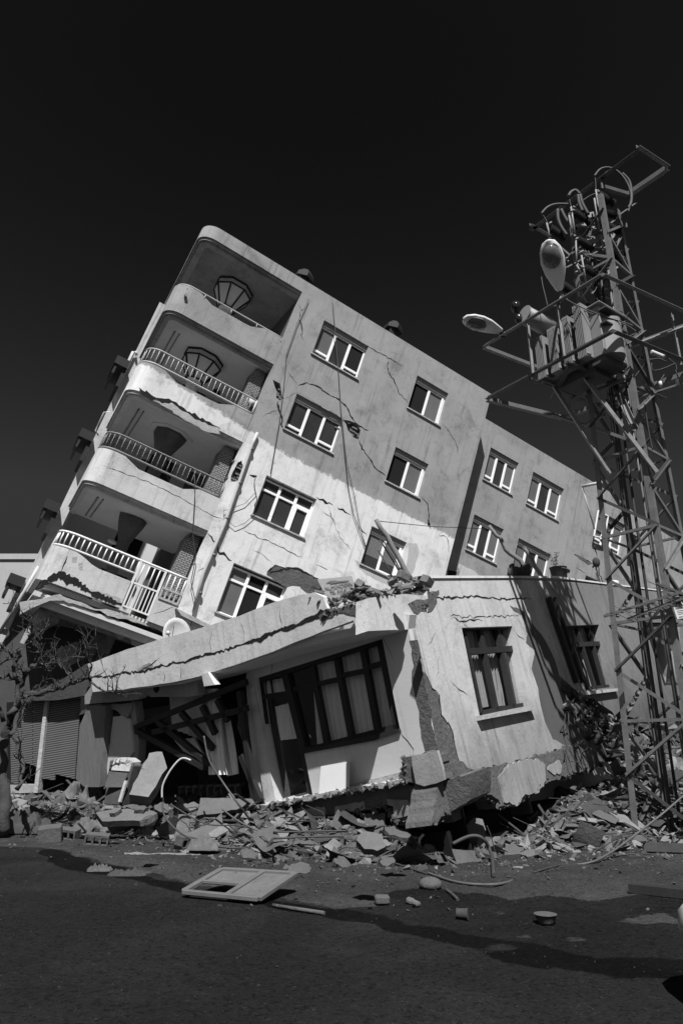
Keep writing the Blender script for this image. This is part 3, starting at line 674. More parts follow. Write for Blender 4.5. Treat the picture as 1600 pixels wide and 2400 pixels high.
# ============================================================ ground
def grid(name, x0, x1, y0, y1, nx, ny, hf, m, kind='structure', **kw):
    s = MB(); vs = [(x0 + (x1 - x0) * i / nx, y0 + (y1 - y0) * j / ny, 0) for j in range(ny + 1) for i in range(nx + 1)]
    vs = [(x, y, hf(x, y)) for x, y, _ in vs]
    s.add(vs, [(j * (nx + 1) + i, j * (nx + 1) + i + 1, (j + 1) * (nx + 1) + i + 1, (j + 1) * (nx + 1) + i) for j in range(ny) for i in range(nx)], 0, True)
    return s.build(name, m, None, kind=kind, **kw)
def nz3(x, y, z=0): return noise.noise(V((x, y, z)))
s = MB(); s.add([(-300, -40, -.03), (300, -40, -.03), (300, 500, -.03), (-300, 500, -.03)], [(0, 1, 2, 3)]); s.build('road', 'road', kind='structure')
def gpoly(px): return [(atz(x, y, 0).x, atz(x, y, 0).y) for x, y in px]
def inside(x, y, P):
    c = False; j = len(P) - 1
    for i in range(len(P)):
        if (P[i][1] > y) != (P[j][1] > y) and x < (P[j][0] - P[i][0]) * (y - P[i][1]) / (P[j][1] - P[i][1]) + P[i][0]: c = not c
        j = i
    return c
dirtP = gpoly([(-900, 1960), (0, 1985), (100, 1985), (250, 2020), (430, 2065), (560, 2092), (760, 2120), (950, 2160), (1150, 2200), (1400, 2240), (1700, 2260), (2200, 1900), (1500, 1840), (400, 1830), (-900, 1850)])
wetP = [gpoly(p) for p in ([(90, 1992), (130, 1988), (190, 2008), (230, 2020), (300, 2042), (370, 2062), (450, 2072), (440, 2085), (380, 2080), (300, 2062), (240, 2050), (170, 2040), (110, 2018)],
  [(400, 2075), (600, 2108), (700, 2118), (800, 2130), (880, 2128), (900, 2095), (1000, 2078), (1080, 2092), (1180, 2105), (1290, 2100), (1400, 2110), (1560, 2090), (1900, 2110), (1900, 2300), (1540, 2290), (1400, 2285), (1240, 2262), (1100, 2228), (960, 2190), (860, 2165), (740, 2145), (600, 2118), (400, 2085)])]
dryP = [gpoly(p) for p in ([(1125, 2225), (1150, 2212), (1190, 2214), (1198, 2226), (1160, 2232)], [(1190, 2190), (1230, 2184), (1270, 2190), (1250, 2200), (1205, 2200)], [(1320, 2198), (1380, 2194), (1390, 2204), (1330, 2210)], [(1400, 2222), (1430, 2218), (1435, 2228), (1405, 2230)], [(1290, 2256), (1330, 2258), (1325, 2264), (1295, 2262)], [(1140, 2140), (1190, 2128), (1205, 2142), (1160, 2152)], [(1230, 2118), (1260, 2114), (1262, 2130), (1240, 2132)], [(870, 2160), (930, 2166), (900, 2170)], [(1450, 2150), (1560, 2140), (1600, 2160), (1480, 2170)])]
bb = [(min(q[0] for q in p) - .3, max(q[0] for q in p) + .3, min(q[1] for q in p) - .3, max(q[1] for q in p) + .3) for p in dryP]
nx, ny, X0, X1, Y0_, Y1_ = 380, 260, -9.5, 9.5, 2.4, 15.4
s = MB(); vs = []; cols = []
for j in range(ny + 1):
    for i in range(nx + 1):
        x = X0 + (X1 - X0) * i / nx; y = Y0_ + (Y1_ - Y0_) * j / ny
        px_ = x + .14 * nz3(x * 2.3, y * 2.3) + .06 * nz3(x * 7, y * 7, 4); py_ = y + .14 * nz3(x * 2.3, y * 2.3, 9) + .06 * nz3(x * 7, y * 7, 5)
        d = inside(px_, py_, dirtP); w_ = any(inside(px_, py_, P) for P in wetP)
        if w_ and any(b[0] < x < b[1] and b[2] < y < b[3] and inside(px_, py_, P) for b, P in zip(bb, dryP)): w_ = False
        cols.append((1. if d else 0., 1. if w_ else 0.))
        vs.append((x, y, .006 * nz3(x * 1.5, y * 1.5) + (.012 if d else .003) * nz3(x * 6, y * 6, 2) + (.012 * nz3(x * 15, y * 15, 1) if d else 0)))
s.add(vs, [(j * (nx + 1) + i, j * (nx + 1) + i + 1, (j + 1) * (nx + 1) + i + 1, (j + 1) * (nx + 1) + i) for j in range(ny) for i in range(nx)], 0, True)
import numpy as np
ca = np.array(cols).reshape(ny + 1, nx + 1, 2)
for _ in range(6):
    for ax_ in (0, 1): ca = (np.roll(ca, 1, ax_) + ca * 2 + np.roll(ca, -1, ax_)) / 4
go = s.build('dusty_ground', 'ground', kind='structure'); at_ = go.data.color_attributes.new('mask', 'FLOAT_COLOR', 'POINT')
at_.data.foreach_set('color', np.concatenate([ca.reshape(-1, 2), np.zeros((len(cols), 1)), np.ones((len(cols), 1))], 1).astype('f').ravel())
def foot(x):          # where the heap meets the street
    P = [(-14, 16.2), (-7, 15.4), (-3.6, 14.3), (-2.6, 13.0), (-1.4, 11.6), (0, 11.0), (1.5, 11.0), (3.0, 11.9), (4.6, 12.4), (7, 12.8), (20, 14)]
    for (a, b), (c, d) in zip(P, P[1:]):
        if x <= c: return b + (d - b) * max(0, (x - a)) / (c - a)
    return 14.
def base(x, y):
    d = y - foot(x); h = max(0, min(1, d / 1.9)); h = h * h * (3 - 2 * h)
    k = .5 if x < 1.3 else (.5 - .42 * min(1, (x - 1.3) / .7) if x < 3.3 else .08 + .55 * min(1, (x - 3.3) / 1.6))
    return k * h
def hm(x, y):
    b = base(x, y); e = min(1, max(0, (y - foot(x) + .5) / .9))
    return b + e * (.03 + .16 * nz3(x * 1.3, y * 1.3) + .10 * nz3(x * 4, y * 4, 3) + .06 * nz3(x * 11, y * 11, 7) + .035 * nz3(x * 23, y * 23, 8)) - (1 - e) * .1
grid('rubble_ground', -14, 18, 10.2, 19.5, 460, 170, hm, 'mound')
# ------------------------------------------------------------ loose rubble
def keep_out(x, y):
    q = A.I @ V((x, y, .6)); return q.x < -.05 and q.y > .1
r = random.Random(11); s = MB(); n = 0
while n < 25000:
    x = r.uniform(-13, 12); y = foot(x) + r.triangular(-1.5, 4.8, .1)
    if keep_out(x, y) and r.random() < .93: continue
    d = y - foot(x)
    if d < 0 and r.random() < min(.9, -d * .9): continue
    z = r.random(); sz = .014 + .17 * z ** 9 + (.018 if d > .2 else 0) * r.random() + (.03 * r.random() if x > 2 else 0)
    if d < 0: sz *= .55
    chunk(s, (x, y, hm(x, y) * (1 if d > -.3 else 0) + sz * .06), (sz * r.uniform(.8, 2.2), sz * r.uniform(.6, 1.5), sz * r.uniform(.3, .9)), rrot(r, .7), r, r.choice((0, 0, 0, 1, 1, 2)))
    n += 1
for i in range(260):      # splinters of timber and bent bars
    x = r.uniform(-12, 8); y = foot(x) + r.uniform(-.2, 2.2)
    if keep_out(x, y): continue
    p = V((x, y, hm(x, y) + .04)); L_ = r.uniform(.2, .9); d = V((r.uniform(-1, 1), r.uniform(-.6, .6), r.uniform(-.1, .5))).normalized() * L_
    if i % 3: s.beam(p, p + d, r.uniform(.02, .07), r.uniform(.008, .03), mi=r.choice((0, 2, 2)))
    else: s.tube([p, p + d * .5 + V((r.gauss(0, .06), r.gauss(0, .06), r.uniform(0, .12))), p + d], .008, 5, 2)
for i in range(120):      # bent sheets, cloth, cardboard
    x = r.uniform(-12, 8); y = foot(x) + r.uniform(-.1, 2.)
    if keep_out(x, y): continue
    p = V((x, y, hm(x, y) + .05)); R3 = rrot(r, .9); a, b = r.uniform(.1, .35), r.uniform(.08, .25); cv = r.uniform(-.12, .12); g = 5
    s.add([p + R3 @ V(((u / g - .5) * a * 2, (v / g - .5) * b * 2, cv * ((u / g - .5) ** 2 * 4) + r.gauss(0, .008))) for v in range(g + 1) for u in range(g + 1)], [(v * (g + 1) + u, v * (g + 1) + u + 1, (v + 1) * (g + 1) + u + 1, (v + 1) * (g + 1) + u) for v in range(g) for u in range(g)], r.choice((0, 1, 2)), True)
for i in range(1500):     # crumbs out on the street
    x = r.uniform(-7, 6); y = foot(x) - abs(r.gauss(0, 1.5)) - .1
    if y < 4: continue
    sz = .006 + .035 * r.random() ** 4; chunk(s, (x, y, sz * .3), (sz * 1.5, sz, sz * .7), rrot(r, .3), r, r.choice((0, 0, 2, 2)))
for i in range(5000):
    x = r.uniform(-6, 6); y = r.uniform(3.2, 12); sz = .003 + .011 * r.random() ** 3
    chunk(s, (x, y, sz * .3), (sz * 1.6, sz, sz * .6), rrot(r, .3), r, 3)
s.build('rubble', ['rub', 'rubl', 'rubd', 'grit'], label=None, kind='stuff')
# bigger broken slabs
r = random.Random(23)
spots = [(x, y, None) for x, y in [(640, 2000), (720, 1985), (800, 2030), (870, 1985), (905, 2030), (930, 1960), (560, 1975), (700, 2045), (1060, 2000), (1240, 2010), (1290, 1990), (1200, 2000), (980, 2000), (1100, 1945), (1360, 1990), (270, 1910), (330, 1905), (380, 1900), (450, 1895), (350, 1930), (590, 2010)]]
for i, (x, y, _) in enumerate(spots):
    p = atz(x, y, .12)
    for _k in range(3): p = atz(x, y, max(.0, hm(p.x, p.y) + .02))
    s = MB(); a, b, c = r.uniform(.09, .24), r.uniform(.08, .18), r.uniform(.04, .09); k = r.randint(5, 7); q = []
    for j in range(k): t = 2 * pi * j / k + r.uniform(-.3, .3); q.append((a * cos(t) * r.uniform(.75, 1.1), b * sin(t) * r.uniform(.75, 1.1)))
    R_ = Euler((r.uniform(.2, .75), r.uniform(-.3, .3), r.uniform(-.6, .6))).to_matrix(); q = jag(q, .02, .05, True, i)
    s.prism(q, lambda X, Y, t: p + R_ @ V((X, Y, t)) + V((0, 0, .01)), 0, c, (), 0, 1)
    s.build('concrete_slab', ['rub' if i % 3 else 'slab', 'conc'], None, 'broken flat piece of concrete slab lying in the rubble heap', 'concrete slab', 'broken slabs in the rubble')

# ============================================================ crushed single-storey annex
ann = thing('annex_building', A, 'low white annex with cracked parapet and dark wooden windows before the leaning block', 'building')
def Q(px, n=0.): return P2(A, px, n, 1)      # left front: plane y = n
def S(px, n=0.): return P2(A, px, n, 0)      # right side: plane x = n
FD = -.8
# parapet / canopy fascia of the street front
mb = MB()
up_ = [(206, 1556), (300, 1521), (400, 1492), (500, 1463), (560, 1444), (640, 1412), (700, 1395), (727, 1391)]
brk = ZE([(880, 492), (935, 520), (945, 560), (960, 590), (945, 615), (985, 600), (1060, 580), (1110, 555), (1190, 540), (1215, 525)])
lo_ = [(861, 1478), (840, 1487), (828, 1454), (760, 1478), (640, 1527), (500, 1575), (494, 1575), (480, 1602), (474, 1583), (400, 1600), (330, 1610), (218, 1622)]
o_ = Q(up_ + brk + lo_, FD)
mb.prism(jag(o_, .006, .3, True, 1), FB, FD, FD + .14)
ck = ZF([(575, 485), (700, 480), (760, 460), (850, 460), (940, 435), (1040, 410), (1150, 390), (1220, 365), (1300, 345), (1430, 310), (1568, 255)]) + ZE([(560, 775), (600, 745), (700, 715), (770, 695), (830, 665), (880, 655), (945, 605)])
crack(mb, FB, Q(ck, FD), .035, FD - .004, 1, 3, .06)
crack(mb, FB, Q(ZE([(450, 805), (560, 775), (600, 745), (700, 715), (770, 695), (830, 662), (885, 650), (945, 605)]), FD), .06, FD - .006, 1, 4, .06)
crack(mb, FB, Q(ZE([(860, 655), (900, 630), (950, 605)]), FD), .11, FD - .007, 1, 9, .06)
for i, q in enumerate([ZE([(255, 730), (240, 800), (250, 865)]), ZE([(215, 795), (245, 808)]), ZE([(430, 680), (450, 740), (450, 800)]), ZE([(670, 580), (675, 660), (685, 700)]), ZF([(830, 460), (900, 430), (990, 360)]), ZF([(1110, 430), (1105, 505)]), ZF([(1005, 460), (1000, 520)]), ZE([(60, 945), (65, 1030)]), ZE([(920, 430), (925, 480)]), ZF([(640, 500), (655, 560)])]):
    crack(mb, FB, Q(q, FD), .018, FD - .004, 1, 30 + i)
mb.prism(jag(Q(ZE([(905, 640), (950, 600), (1060, 585), (1110, 560), (1190, 545), (1212, 530), (1210, 700), (1180, 650), (1080, 625), (1060, 615), (960, 650), (930, 672)]), FD), .02, .08, True, 3), FB, FD - .01, FD + .02, (), 2)
mb.prism(jag(Q(ZF([(835, 455), (880, 415), (920, 400), (940, 420), (890, 450)]), FD), .01, .1, True, 3), FB, FD - .003, FD + .02, (), 3)
mb.build('canopy_fascia', ['annex', 'dark', 'conc', 'grey'], ann)
mb = MB()      # moulding under the fascia, soffit
lo = Q([(861, 1476), (640, 1527), (494, 1577), (400, 1601), (218, 1623)], FD)
vs = []
for (x, z) in lo: vs += [(x, FD + .10, z + .1), (x, FD + .10, z - .02), (x, .02, z - .06), (x, .02, z + .1)]
mb.add(vs, [(4 * i + j, 4 * i + (j + 1) % 4, 4 * i + 4 + (j + 1) % 4, 4 * i + 4 + j) for i in range(4) for j in range(4)] + [(0, 1, 2, 3), (16, 19, 18, 17)])
mb.build('canopy_soffit', 'recess', ann)
# flush beam under the canopy's left half, with its spout hole
mb = MB(); bm_ = jag(Q(ZF([(520, 600), (560, 545), (900, 560), (1240, 470), (1240, 500), (1210, 515), (1210, 600), (1150, 610), (920, 610), (905, 580), (885, 570), (870, 600), (840, 620), (800, 632), (520, 655)]), -.5), .004, .3, True, 1)
mb.prism(bm_, FB, -.5, -.3, [])
mb.prism([(q[0] + .095 * cos(i * pi / 8), q[1] + .095 * sin(i * pi / 8)) for q in Q([(367, 1613)], -.5) for i in range(16)], FB, -.506, -.49, (), 1)
mb.build('canopy_beam', ['grey', 'dark'], ann)
mb = MB(); mb.prism(jag(Q(ZF([(1235, 470), (1275, 460), (1315, 535), (1250, 545)]), FD - .05), .005, .1, True), FB, FD - .05, FD + .1); mb.build('loose_plaster', 'annex', ann)
# window wall of the street front
wo = Q([(601, 1589), (895, 1496), (937, 1709), (713, 1766), (735, 1876), (640, 1893)], 0)
mb = MB()
o_ = Q([(585, 1500), (800, 1420), (960, 1440)], 0) + [(0, 3.3), (0, 1.05)] + Q([(946, 1826), (735, 1880), (640, 1900), (600, 1905), (576, 1598)], 0)
mb.prism(o_, FB, 0, .22, [wo])
crack(mb, FB, Q(ZE([(610, 870), (622, 930), (610, 990)])), .05, -.004, 1, 2); crack(mb, FB, Q(ZG([(1145, 690), (1190, 750), (1225, 800), (1225, 830)])), .018, -.004, 1, 3); crack(mb, FB, Q(ZE([(1290, 740), (1340, 850), (1370, 930)])), .008, -.004, 1, 3); crack(mb, FB, Q(ZG([(660, 150), (670, 230)])), .01, -.004, 1, 3)
# bare strip where the corner plaster fell off
st = ZG([(1200, 135), (1248, 130), (1277, 320), (1320, 530), (1352, 700), (1376, 812), (1300, 820), (1285, 760), (1265, 650), (1260, 560), (1235, 480), (1215, 380), (1220, 250)])
mb.prism(jag(Q(st), .015, .08, True, 4), FB, -.008, .01, (), 2)
mb.build('front_wall', ['recess', 'dark', 'conc'], ann)
mb = MB(); a_, b_ = Q([(740, 1872), (946, 1822)]); 
mb.add([(a_[0], -.03, a_[1]), (b_[0], -.03, b_[1]), (b_[0], -.03, b_[1] + .09), (a_[0], -.03, a_[1] + .09), (a_[0], .0, a_[1]), (b_[0], .0, b_[1]), (b_[0], .0, b_[1] + .09), (a_[0], .0, a_[1] + .09)], [(0, 1, 2, 3), (0, 3, 7, 4), (3, 2, 6, 7), (1, 5, 6, 2)])
mb.build('skirting', 'concl', ann)
# window with door: dark wooden bars
def bars(mb, fr, pairs, n, w, d, ax=1):
    for a, b in pairs:
        p, q = fr.at(*a, n, ax), fr.at(*b, n, ax); mb.beam(p, q, w, d, up=V((0, 1, 0)) if ax == 1 else V((1, 0, 0)))
mb = MB()
bars(mb, A, [((604, 1592), (893, 1500)), ((893, 1500), (933, 1706)), ((933, 1706), (715, 1762)), ((668, 1573), (715, 1765)), ((606, 1592), (645, 1885)), ((715, 1765), (734, 1872))], .12, .14, .1)
bars(mb, A, ZGb := [], .1, .1, .1) if False else None
zg = lambda *p: ZG(list(p))
bars(mb, A, [zg((610, 290), (700, 765)), zg((760, 250), (850, 730)), zg((920, 190), (1010, 690))], .11, .11, .1)
bars(mb, A, [zg((500, 430), (640, 405)), zg((640, 400), (780, 370)), zg((780, 350), (930, 320)), zg((940, 300), (1050, 270)), zg((300, 480), (470, 455))], .12, .09, .09)
wf = mb.build('street_window', 'wood', ann)
mb = MB(); mb.prism(Q(zg((560, 805), (1143, 672), (1150, 690), (990, 745), (530, 830))), FB, -.05, .1); mb.build('window_ledge', 'wood', wf)
def sheet(px, n, m, name, par, waves=9, amp=.04, fr=A, mi=0):     # px: TL, TR, BR, BL, hanging cloth
    c = [fr.at(x, y, n, 1) for x, y in px]; s = MB(); nx, ny = waves * 6, 6; vs = []
    rr_ = random.Random(len(name) + nx); ph = rr_.random() * 6
    for j in range(ny + 1):
        for i in range(nx + 1):
            u, v = i / nx, j / ny; p = (c[0] * (1 - u) + c[1] * u) * (1 - v) + (c[3] * (1 - u) + c[2] * u) * v
            p = p + V((0, amp * sin(u * waves * 6.28 + ph + sin(v * 3) * .6) * (1 + .4 * sin(u * 13)), 0)); vs.append(p)
    s.add(vs, [(j * (nx + 1) + i, j * (nx + 1) + i + 1, (j + 1) * (nx + 1) + i + 1, (j + 1) * (nx + 1) + i) for j in range(ny) for i in range(nx)], 0, True)
    return s.build(name, m, par)
for i, q in enumerate([((640, 280), (760, 250), (840, 720), (715, 755)), ((790, 230), (915, 195), (1000, 690), (870, 715)), ((945, 185), (1045, 155), (1120, 640), (1015, 690)), ((375, 540), (470, 515), (505, 735), (410, 745)), ((620, 440), (632, 440), (682, 770), (640, 780)), ((320, 385), (445, 355), (460, 445), (330, 475))]):
    sheet(ZG(q), .3, 'sheer', 'curtain', wf, 5 if i < 3 else 3, .03)
mb = MB(); mb.prism(Q([(606, 1594), (893, 1502), (931, 1704), (717, 1760), (735, 1870), (645, 1880)], .16), FB, .16, .164)
gm = bpy.data.materials.new('clear_glass'); gm.use_nodes = True; b_ = gm.node_tree.nodes['Principled BSDF']; b_.inputs['Base Color'].default_value = (.8, .8, .8, 1); b_.inputs['Roughness'].default_value = .03; b_.inputs['Transmission Weight'].default_value = 1; b_.inputs['IOR'].default_value = 1.0
tb = gm.node_tree.nodes.new('ShaderNodeBsdfTransparent'); gb = gm.node_tree.nodes.new('ShaderNodeBsdfGlossy'); gb.inputs['Roughness'].default_value = .03; mx = gm.node_tree.nodes.new('ShaderNodeMixShader'); fr_ = gm.node_tree.nodes.new('ShaderNodeFresnel'); fr_.inputs[0].default_value = 1.5
tb.inputs[0].default_value = (.95, .95, .95, 1)
mx.inputs[0].default_value = .07; gm.node_tree.links.new(tb.outputs[0], mx.inputs[1]); gm.node_tree.links.new(gb.outputs[0], mx.inputs[2]); gm.node_tree.links.new(mx.outputs[0], gm.node_tree.nodes['Material Output'].inputs[0])
M['clear'] = gm
mb.build('pane', 'clear', wf)
# white post between the bays
mb = MB(); p0 = [A.at(x, y, -.05) for x, y in [(578, 1598), (592, 1596), (648, 1888), (622, 1893)]]
mb.add(p0 + [p + V((0, .25, 0)) for p in p0], [(0, 1, 2, 3), (4, 7, 6, 5), (0, 4, 5, 1), (1, 5, 6, 2), (2, 6, 7, 3), (3, 7, 4, 0)]); mb.build('door_post', 'white', ann)
# interior shell
mb = MB(); mb.box(-9.5, -.3, 3.4, 3.5, -.2, 4.2); mb.box(-9.5, -.3, .25, 3.5, .6, .7); mb.box(-3.5, -.3, .25, 8, 3.62, 3.7); mb.box(-9.5, -3.5, -.25, 8, 3.62, 3.7); mb.box(-3.5, -3.45, .3, 3.4, .7, 3.6)
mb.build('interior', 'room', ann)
# right-hand side wall
mb = MB()
tp = [(862, 1402), (900, 1396), (950, 1392), (1000, 1396)] ; 
tp2 = ZH([(0, 200), (0, 142), (150, 148), (300, 146), (520, 150), (640, 158), (900, 168), (1130, 185), (1300, 195), (1475, 212), (1568, 220)])
dn = ZH([(1568, 1120), (1400, 1060), (1290, 1010), (1230, 990), (1190, 945), (1150, 985), (1130, 960), (1060, 915), (1020, 880), (930, 870), (880, 800), (810, 740), (830, 830), (900, 930), (960, 1040), (1040, 1130), (1000, 1170), (860, 1180), (700, 1230), (600, 1255), (530, 1285), (440, 1290), (290, 1330), (235, 1310), (205, 1280)])
co = ZG([(1560, 930), (1510, 890), (1480, 800), (1460, 690), (1390, 590), (1380, 470), (1335, 430), (1290, 330), (1270, 320), (1245, 190)])
dn = dn[:-1] + ZG([(1545, 925)]) 
o_ = S(tp + tp2 + dn) + S([(1076, 1802), (1040, 1829), (1024, 1748), (976, 1523), (966, 1474), (945, 1476), (862, 1479)])
w1 = S(ZH([(212, 447), (522, 437), (618, 925), (322, 985)])); w2 = S(ZH([(842, 435), (1052, 428), (1138, 810), (975, 830)])); w3 = S(ZH([(1325, 415), (1540, 415), (1568, 800), (1450, 800)]))
mb.prism(jag(o_, .004, .3, True), FQ, 0, -.24, [w1, w2, w3])
sc_ = ZG([(1246, 190), (1270, 320), (1290, 330), (1335, 430), (1380, 470), (1390, 590), (1460, 690), (1480, 800), (1510, 890), (1560, 930), (1540, 965), (1410, 990), (1370, 780)])
mb.prism(jag(S(sc_), .012, .1, True, 4), FQ, .008, -.01, (), 2)
crack(mb, FQ, S(ZG([(1290, 330), (1335, 430), (1380, 470), (1390, 590), (1460, 690), (1480, 800), (1510, 890), (1560, 930)])), .03, .012, 1, 8)
for i, (q, w_) in enumerate([([(45, 262), (250, 262), (270, 250), (350, 262), (420, 268), (640, 270)], .03), ([(135, 370), (240, 385), (330, 378), (440, 380), (580, 370)], .012), ([(140, 395), (180, 395), (200, 412), (300, 398), (340, 402)], .02), ([(135, 150), (150, 200), (150, 235)], .01), ([(0, 760), (20, 850), (65, 860)], .02), ([(60, 480), (0, 560)], .008), ([(75, 620), (60, 760)], .008), ([(525, 440), (560, 500), (600, 520)], .012), ([(860, 1180), (760, 1210), (700, 1235), (600, 1255), (530, 1288), (440, 1295)], .035), ([(440, 1295), (290, 1335), (215, 1290)], .05), ([(980, 0), (0, 0)], 0)]):
    if w_: crack(mb, FQ, S(ZH(q)), w_, .006, 1, 60 + i)
for i, q in enumerate([ZG([(1500, 0), (1568, 60)]), ZG([(1440, 385), (1560, 470)])]): crack(mb, FQ, S(q), .01, .006, 1, 90 + i)
for i, q in enumerate([ZH([(0, 230), (70, 215), (60, 290), (0, 355)])]): mb.prism(jag(S(q), .03, .1, True, 3), FQ, .01, -.01, (), 2)
mb.prism(jag(S([(955, 1415), (975, 1405), (1010, 1402), (1012, 1420), (985, 1432), (968, 1436)]), .03, .12, True, 3), FQ, .008, -.01, (), 2)
# exposed render between the windows, with the transformer's shadow painted into its dark tone
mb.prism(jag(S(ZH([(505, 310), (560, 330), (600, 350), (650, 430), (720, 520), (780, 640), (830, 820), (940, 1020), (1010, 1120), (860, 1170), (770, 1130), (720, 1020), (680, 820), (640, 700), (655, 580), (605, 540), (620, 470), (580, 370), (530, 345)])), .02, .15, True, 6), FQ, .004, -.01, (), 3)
aw = mb.build('side_wall', ['annexr', 'dark', 'conc', mat('undercoat_and_shadow', .085, .2, 2, 30, .3, .9, streak=.2)], ann)
# exposed concrete base band, with plaster islands
mb = MB()
bnd = ZH([(205, 1270), (235, 1310), (290, 1325), (440, 1288), (600, 1250), (760, 1205), (860, 1175), (1040, 1130), (1100, 1160), (1080, 1200), (1110, 1240), (1000, 1310), (870, 1350), (700, 1400), (640, 1450), (560, 1520), (440, 1545), (420, 1500), (340, 1470), (300, 1470), (240, 1475), (200, 1500), (170, 1560), (100, 1600), (10, 1660), (55, 1380), (100, 1390), (90, 1290)])
mb.prism(jag(S(bnd), .02, .1, True, 2), FQ, .05, -.4)
pl = ZH([(412, 1370), (480, 1283), (560, 1265), (645, 1252), (700, 1290), (705, 1385), (665, 1460), (600, 1475), (560, 1490), (540, 1533), (500, 1535), (450, 1520), (432, 1450)])
mb.prism(jag(S(pl), .015, .08, True, 3), FQ, .075, .04, (), 1)
pl = ZH([(735, 1290), (790, 1260), (805, 1300), (800, 1340), (750, 1345), (720, 1320)]); mb.prism(jag(S(pl), .015, .08, True, 3), FQ, .07, .04, (), 1)
mb.build('exposed_base', ['conc', 'annexr'], ann)
mb = MB()     # front slab edge with plaster islands
sl_ = ZG([(345, 1140), (570, 1100), (850, 1045), (1100, 1010), (1165, 1000), (1230, 1030), (1290, 1028), (1410, 995), (1568, 950), (1568, 1110), (1440, 1190), (1330, 1235), (1255, 1265), (1215, 1235), (1110, 1232), (1098, 1150), (1060, 1140), (900, 1170), (740, 1200), (430, 1245), (400, 1230), (330, 1220), (250, 1180), (0, 1210), (0, 1180), (200, 1150)])
mb.prism(jag(Q(sl_, -.12), .012, .1, True, 2), FB, -.12, .6)
for q in ([(1208, 1045), (1360, 1022), (1365, 1180), (1330, 1215), (1270, 1256), (1225, 1220), (1195, 1150)], [(745, 1150), (920, 1115), (925, 1165), (850, 1180), (740, 1192)], [(430, 1170), (680, 1148), (690, 1200), (440, 1243), (400, 1225)], [(1060, 1105), (1190, 1110), (1205, 1200), (1160, 1215), (1112, 1225), (1100, 1150), (1065, 1140)]):
    mb.prism(jag(Q(ZG(q), -.15), .012, .08, True, 3), FB, -.15, -.1, (), 1)
fl = [(0, 1170), (345, 1135), (570, 1090), (850, 1035), (1160, 985), (1165, 1003), (850, 1062), (570, 1118), (340, 1160), (0, 1195)]
mb.prism(jag(Q(ZG(fl), -.3), .014, .09, True, 7), FB, -.3, .4, (), 2)
mb.build('floor_slab', ['conc', 'annexr', 'concl'], ann)
r = random.Random(41); mb = MB()     # crumbled concrete along the broken edges
def crumble(px, fr_ax, n, nlo, nhi, sz, cnt):
    for _ in range(cnt):
        i = r.randrange(len(px) - 1); u = r.random(); x = px[i][0] + (px[i + 1][0] - px[i][0]) * u + r.gauss(0, 2); y = px[i][1] + (px[i + 1][1] - px[i][1]) * u + r.gauss(0, 2.2)
        q = A.at(x, y, r.uniform(nlo, nhi), fr_ax); k = sz * (.25 + r.random() ** 2); chunk(mb, q, (k * 1.7, k, k * .8), rrot(r, 1), r, r.choice((0, 0, 1)))
crumble(ZG([(0, 1190), (345, 1150), (570, 1105), (850, 1055), (1160, 1000)]), 1, 0, -.32, -.1, .07, 420)
crumble(ZG([(345, 1225), (430, 1245), (740, 1205), (900, 1170), (1060, 1140), (1110, 1232), (1255, 1265), (1330, 1235), (1440, 1190)]), 1, 0, -.16, .0, .07, 260)
crumble(ZH([(10, 1660), (170, 1560), (240, 1475), (340, 1470), (440, 1545), (560, 1520), (640, 1450), (700, 1400), (870, 1350), (1000, 1310), (1110, 1240)]), 0, 0, -.15, .06, .08, 300)
crumble(ZG([(1168, 850), (1180, 900), (1165, 950), (1190, 1000)]), 1, 0, -.3, 0, .06, 60)
crumble(ZE([(1060, 585), (1110, 560), (1190, 545), (1212, 530), (1205, 640), (1150, 620), (960, 600), (930, 650)]), 1, 0, FD - .03, FD + .1, .05, 200)
crumble(ZE([(1480, 560), (1560, 600), (1568, 560), (1470, 600)]), 0, 0, 0, .02, .03, 40)
mb.build('crumbled_edge', ['conc', 'rub'], ann, kind='stuff')
# block of masonry stuck out at the corner
mb = MB(); q = Q(ZG([(1213, 843), (1368, 808), (1390, 880), (1412, 988), (1365, 1008), (1290, 1026), (1238, 1010), (1222, 930)]), -.34)
mb.prism(jag(q, .008, .1, True, 3), FB, -.34, -.28, (), 0); mb.prism(jag(Q(ZG([(1168, 850), (1213, 845), (1368, 812), (1408, 985), (1290, 1020), (1240, 1012), (1170, 1000), (1162, 940)]), -.28), .02, .07, True, 8), FB, -.28, .02, (), 1)
mb.build('corner_block', ['annexr', 'conc'], ann)
# bed joints of the corner column behind
mb = MB(); mb.box(-.2, -.02, .02, .3, .3, 3.2); mb.build('corner_column', 'conc', ann)
# lower storey wall in shade, set back
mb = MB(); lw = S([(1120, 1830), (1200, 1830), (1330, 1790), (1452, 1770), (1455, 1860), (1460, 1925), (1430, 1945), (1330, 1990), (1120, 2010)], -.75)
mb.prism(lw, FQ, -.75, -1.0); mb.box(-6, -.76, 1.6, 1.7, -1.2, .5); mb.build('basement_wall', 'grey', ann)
mb = MB(); mb.box(-6, -.1, -.1, .0, -1, .2); mb.prism(S([(1095, 1900), (1300, 1870), (1260, 2000), (1090, 2000)], -.72), FQ, -.72, -.745); mb.build('basement_void', 'black', ann)
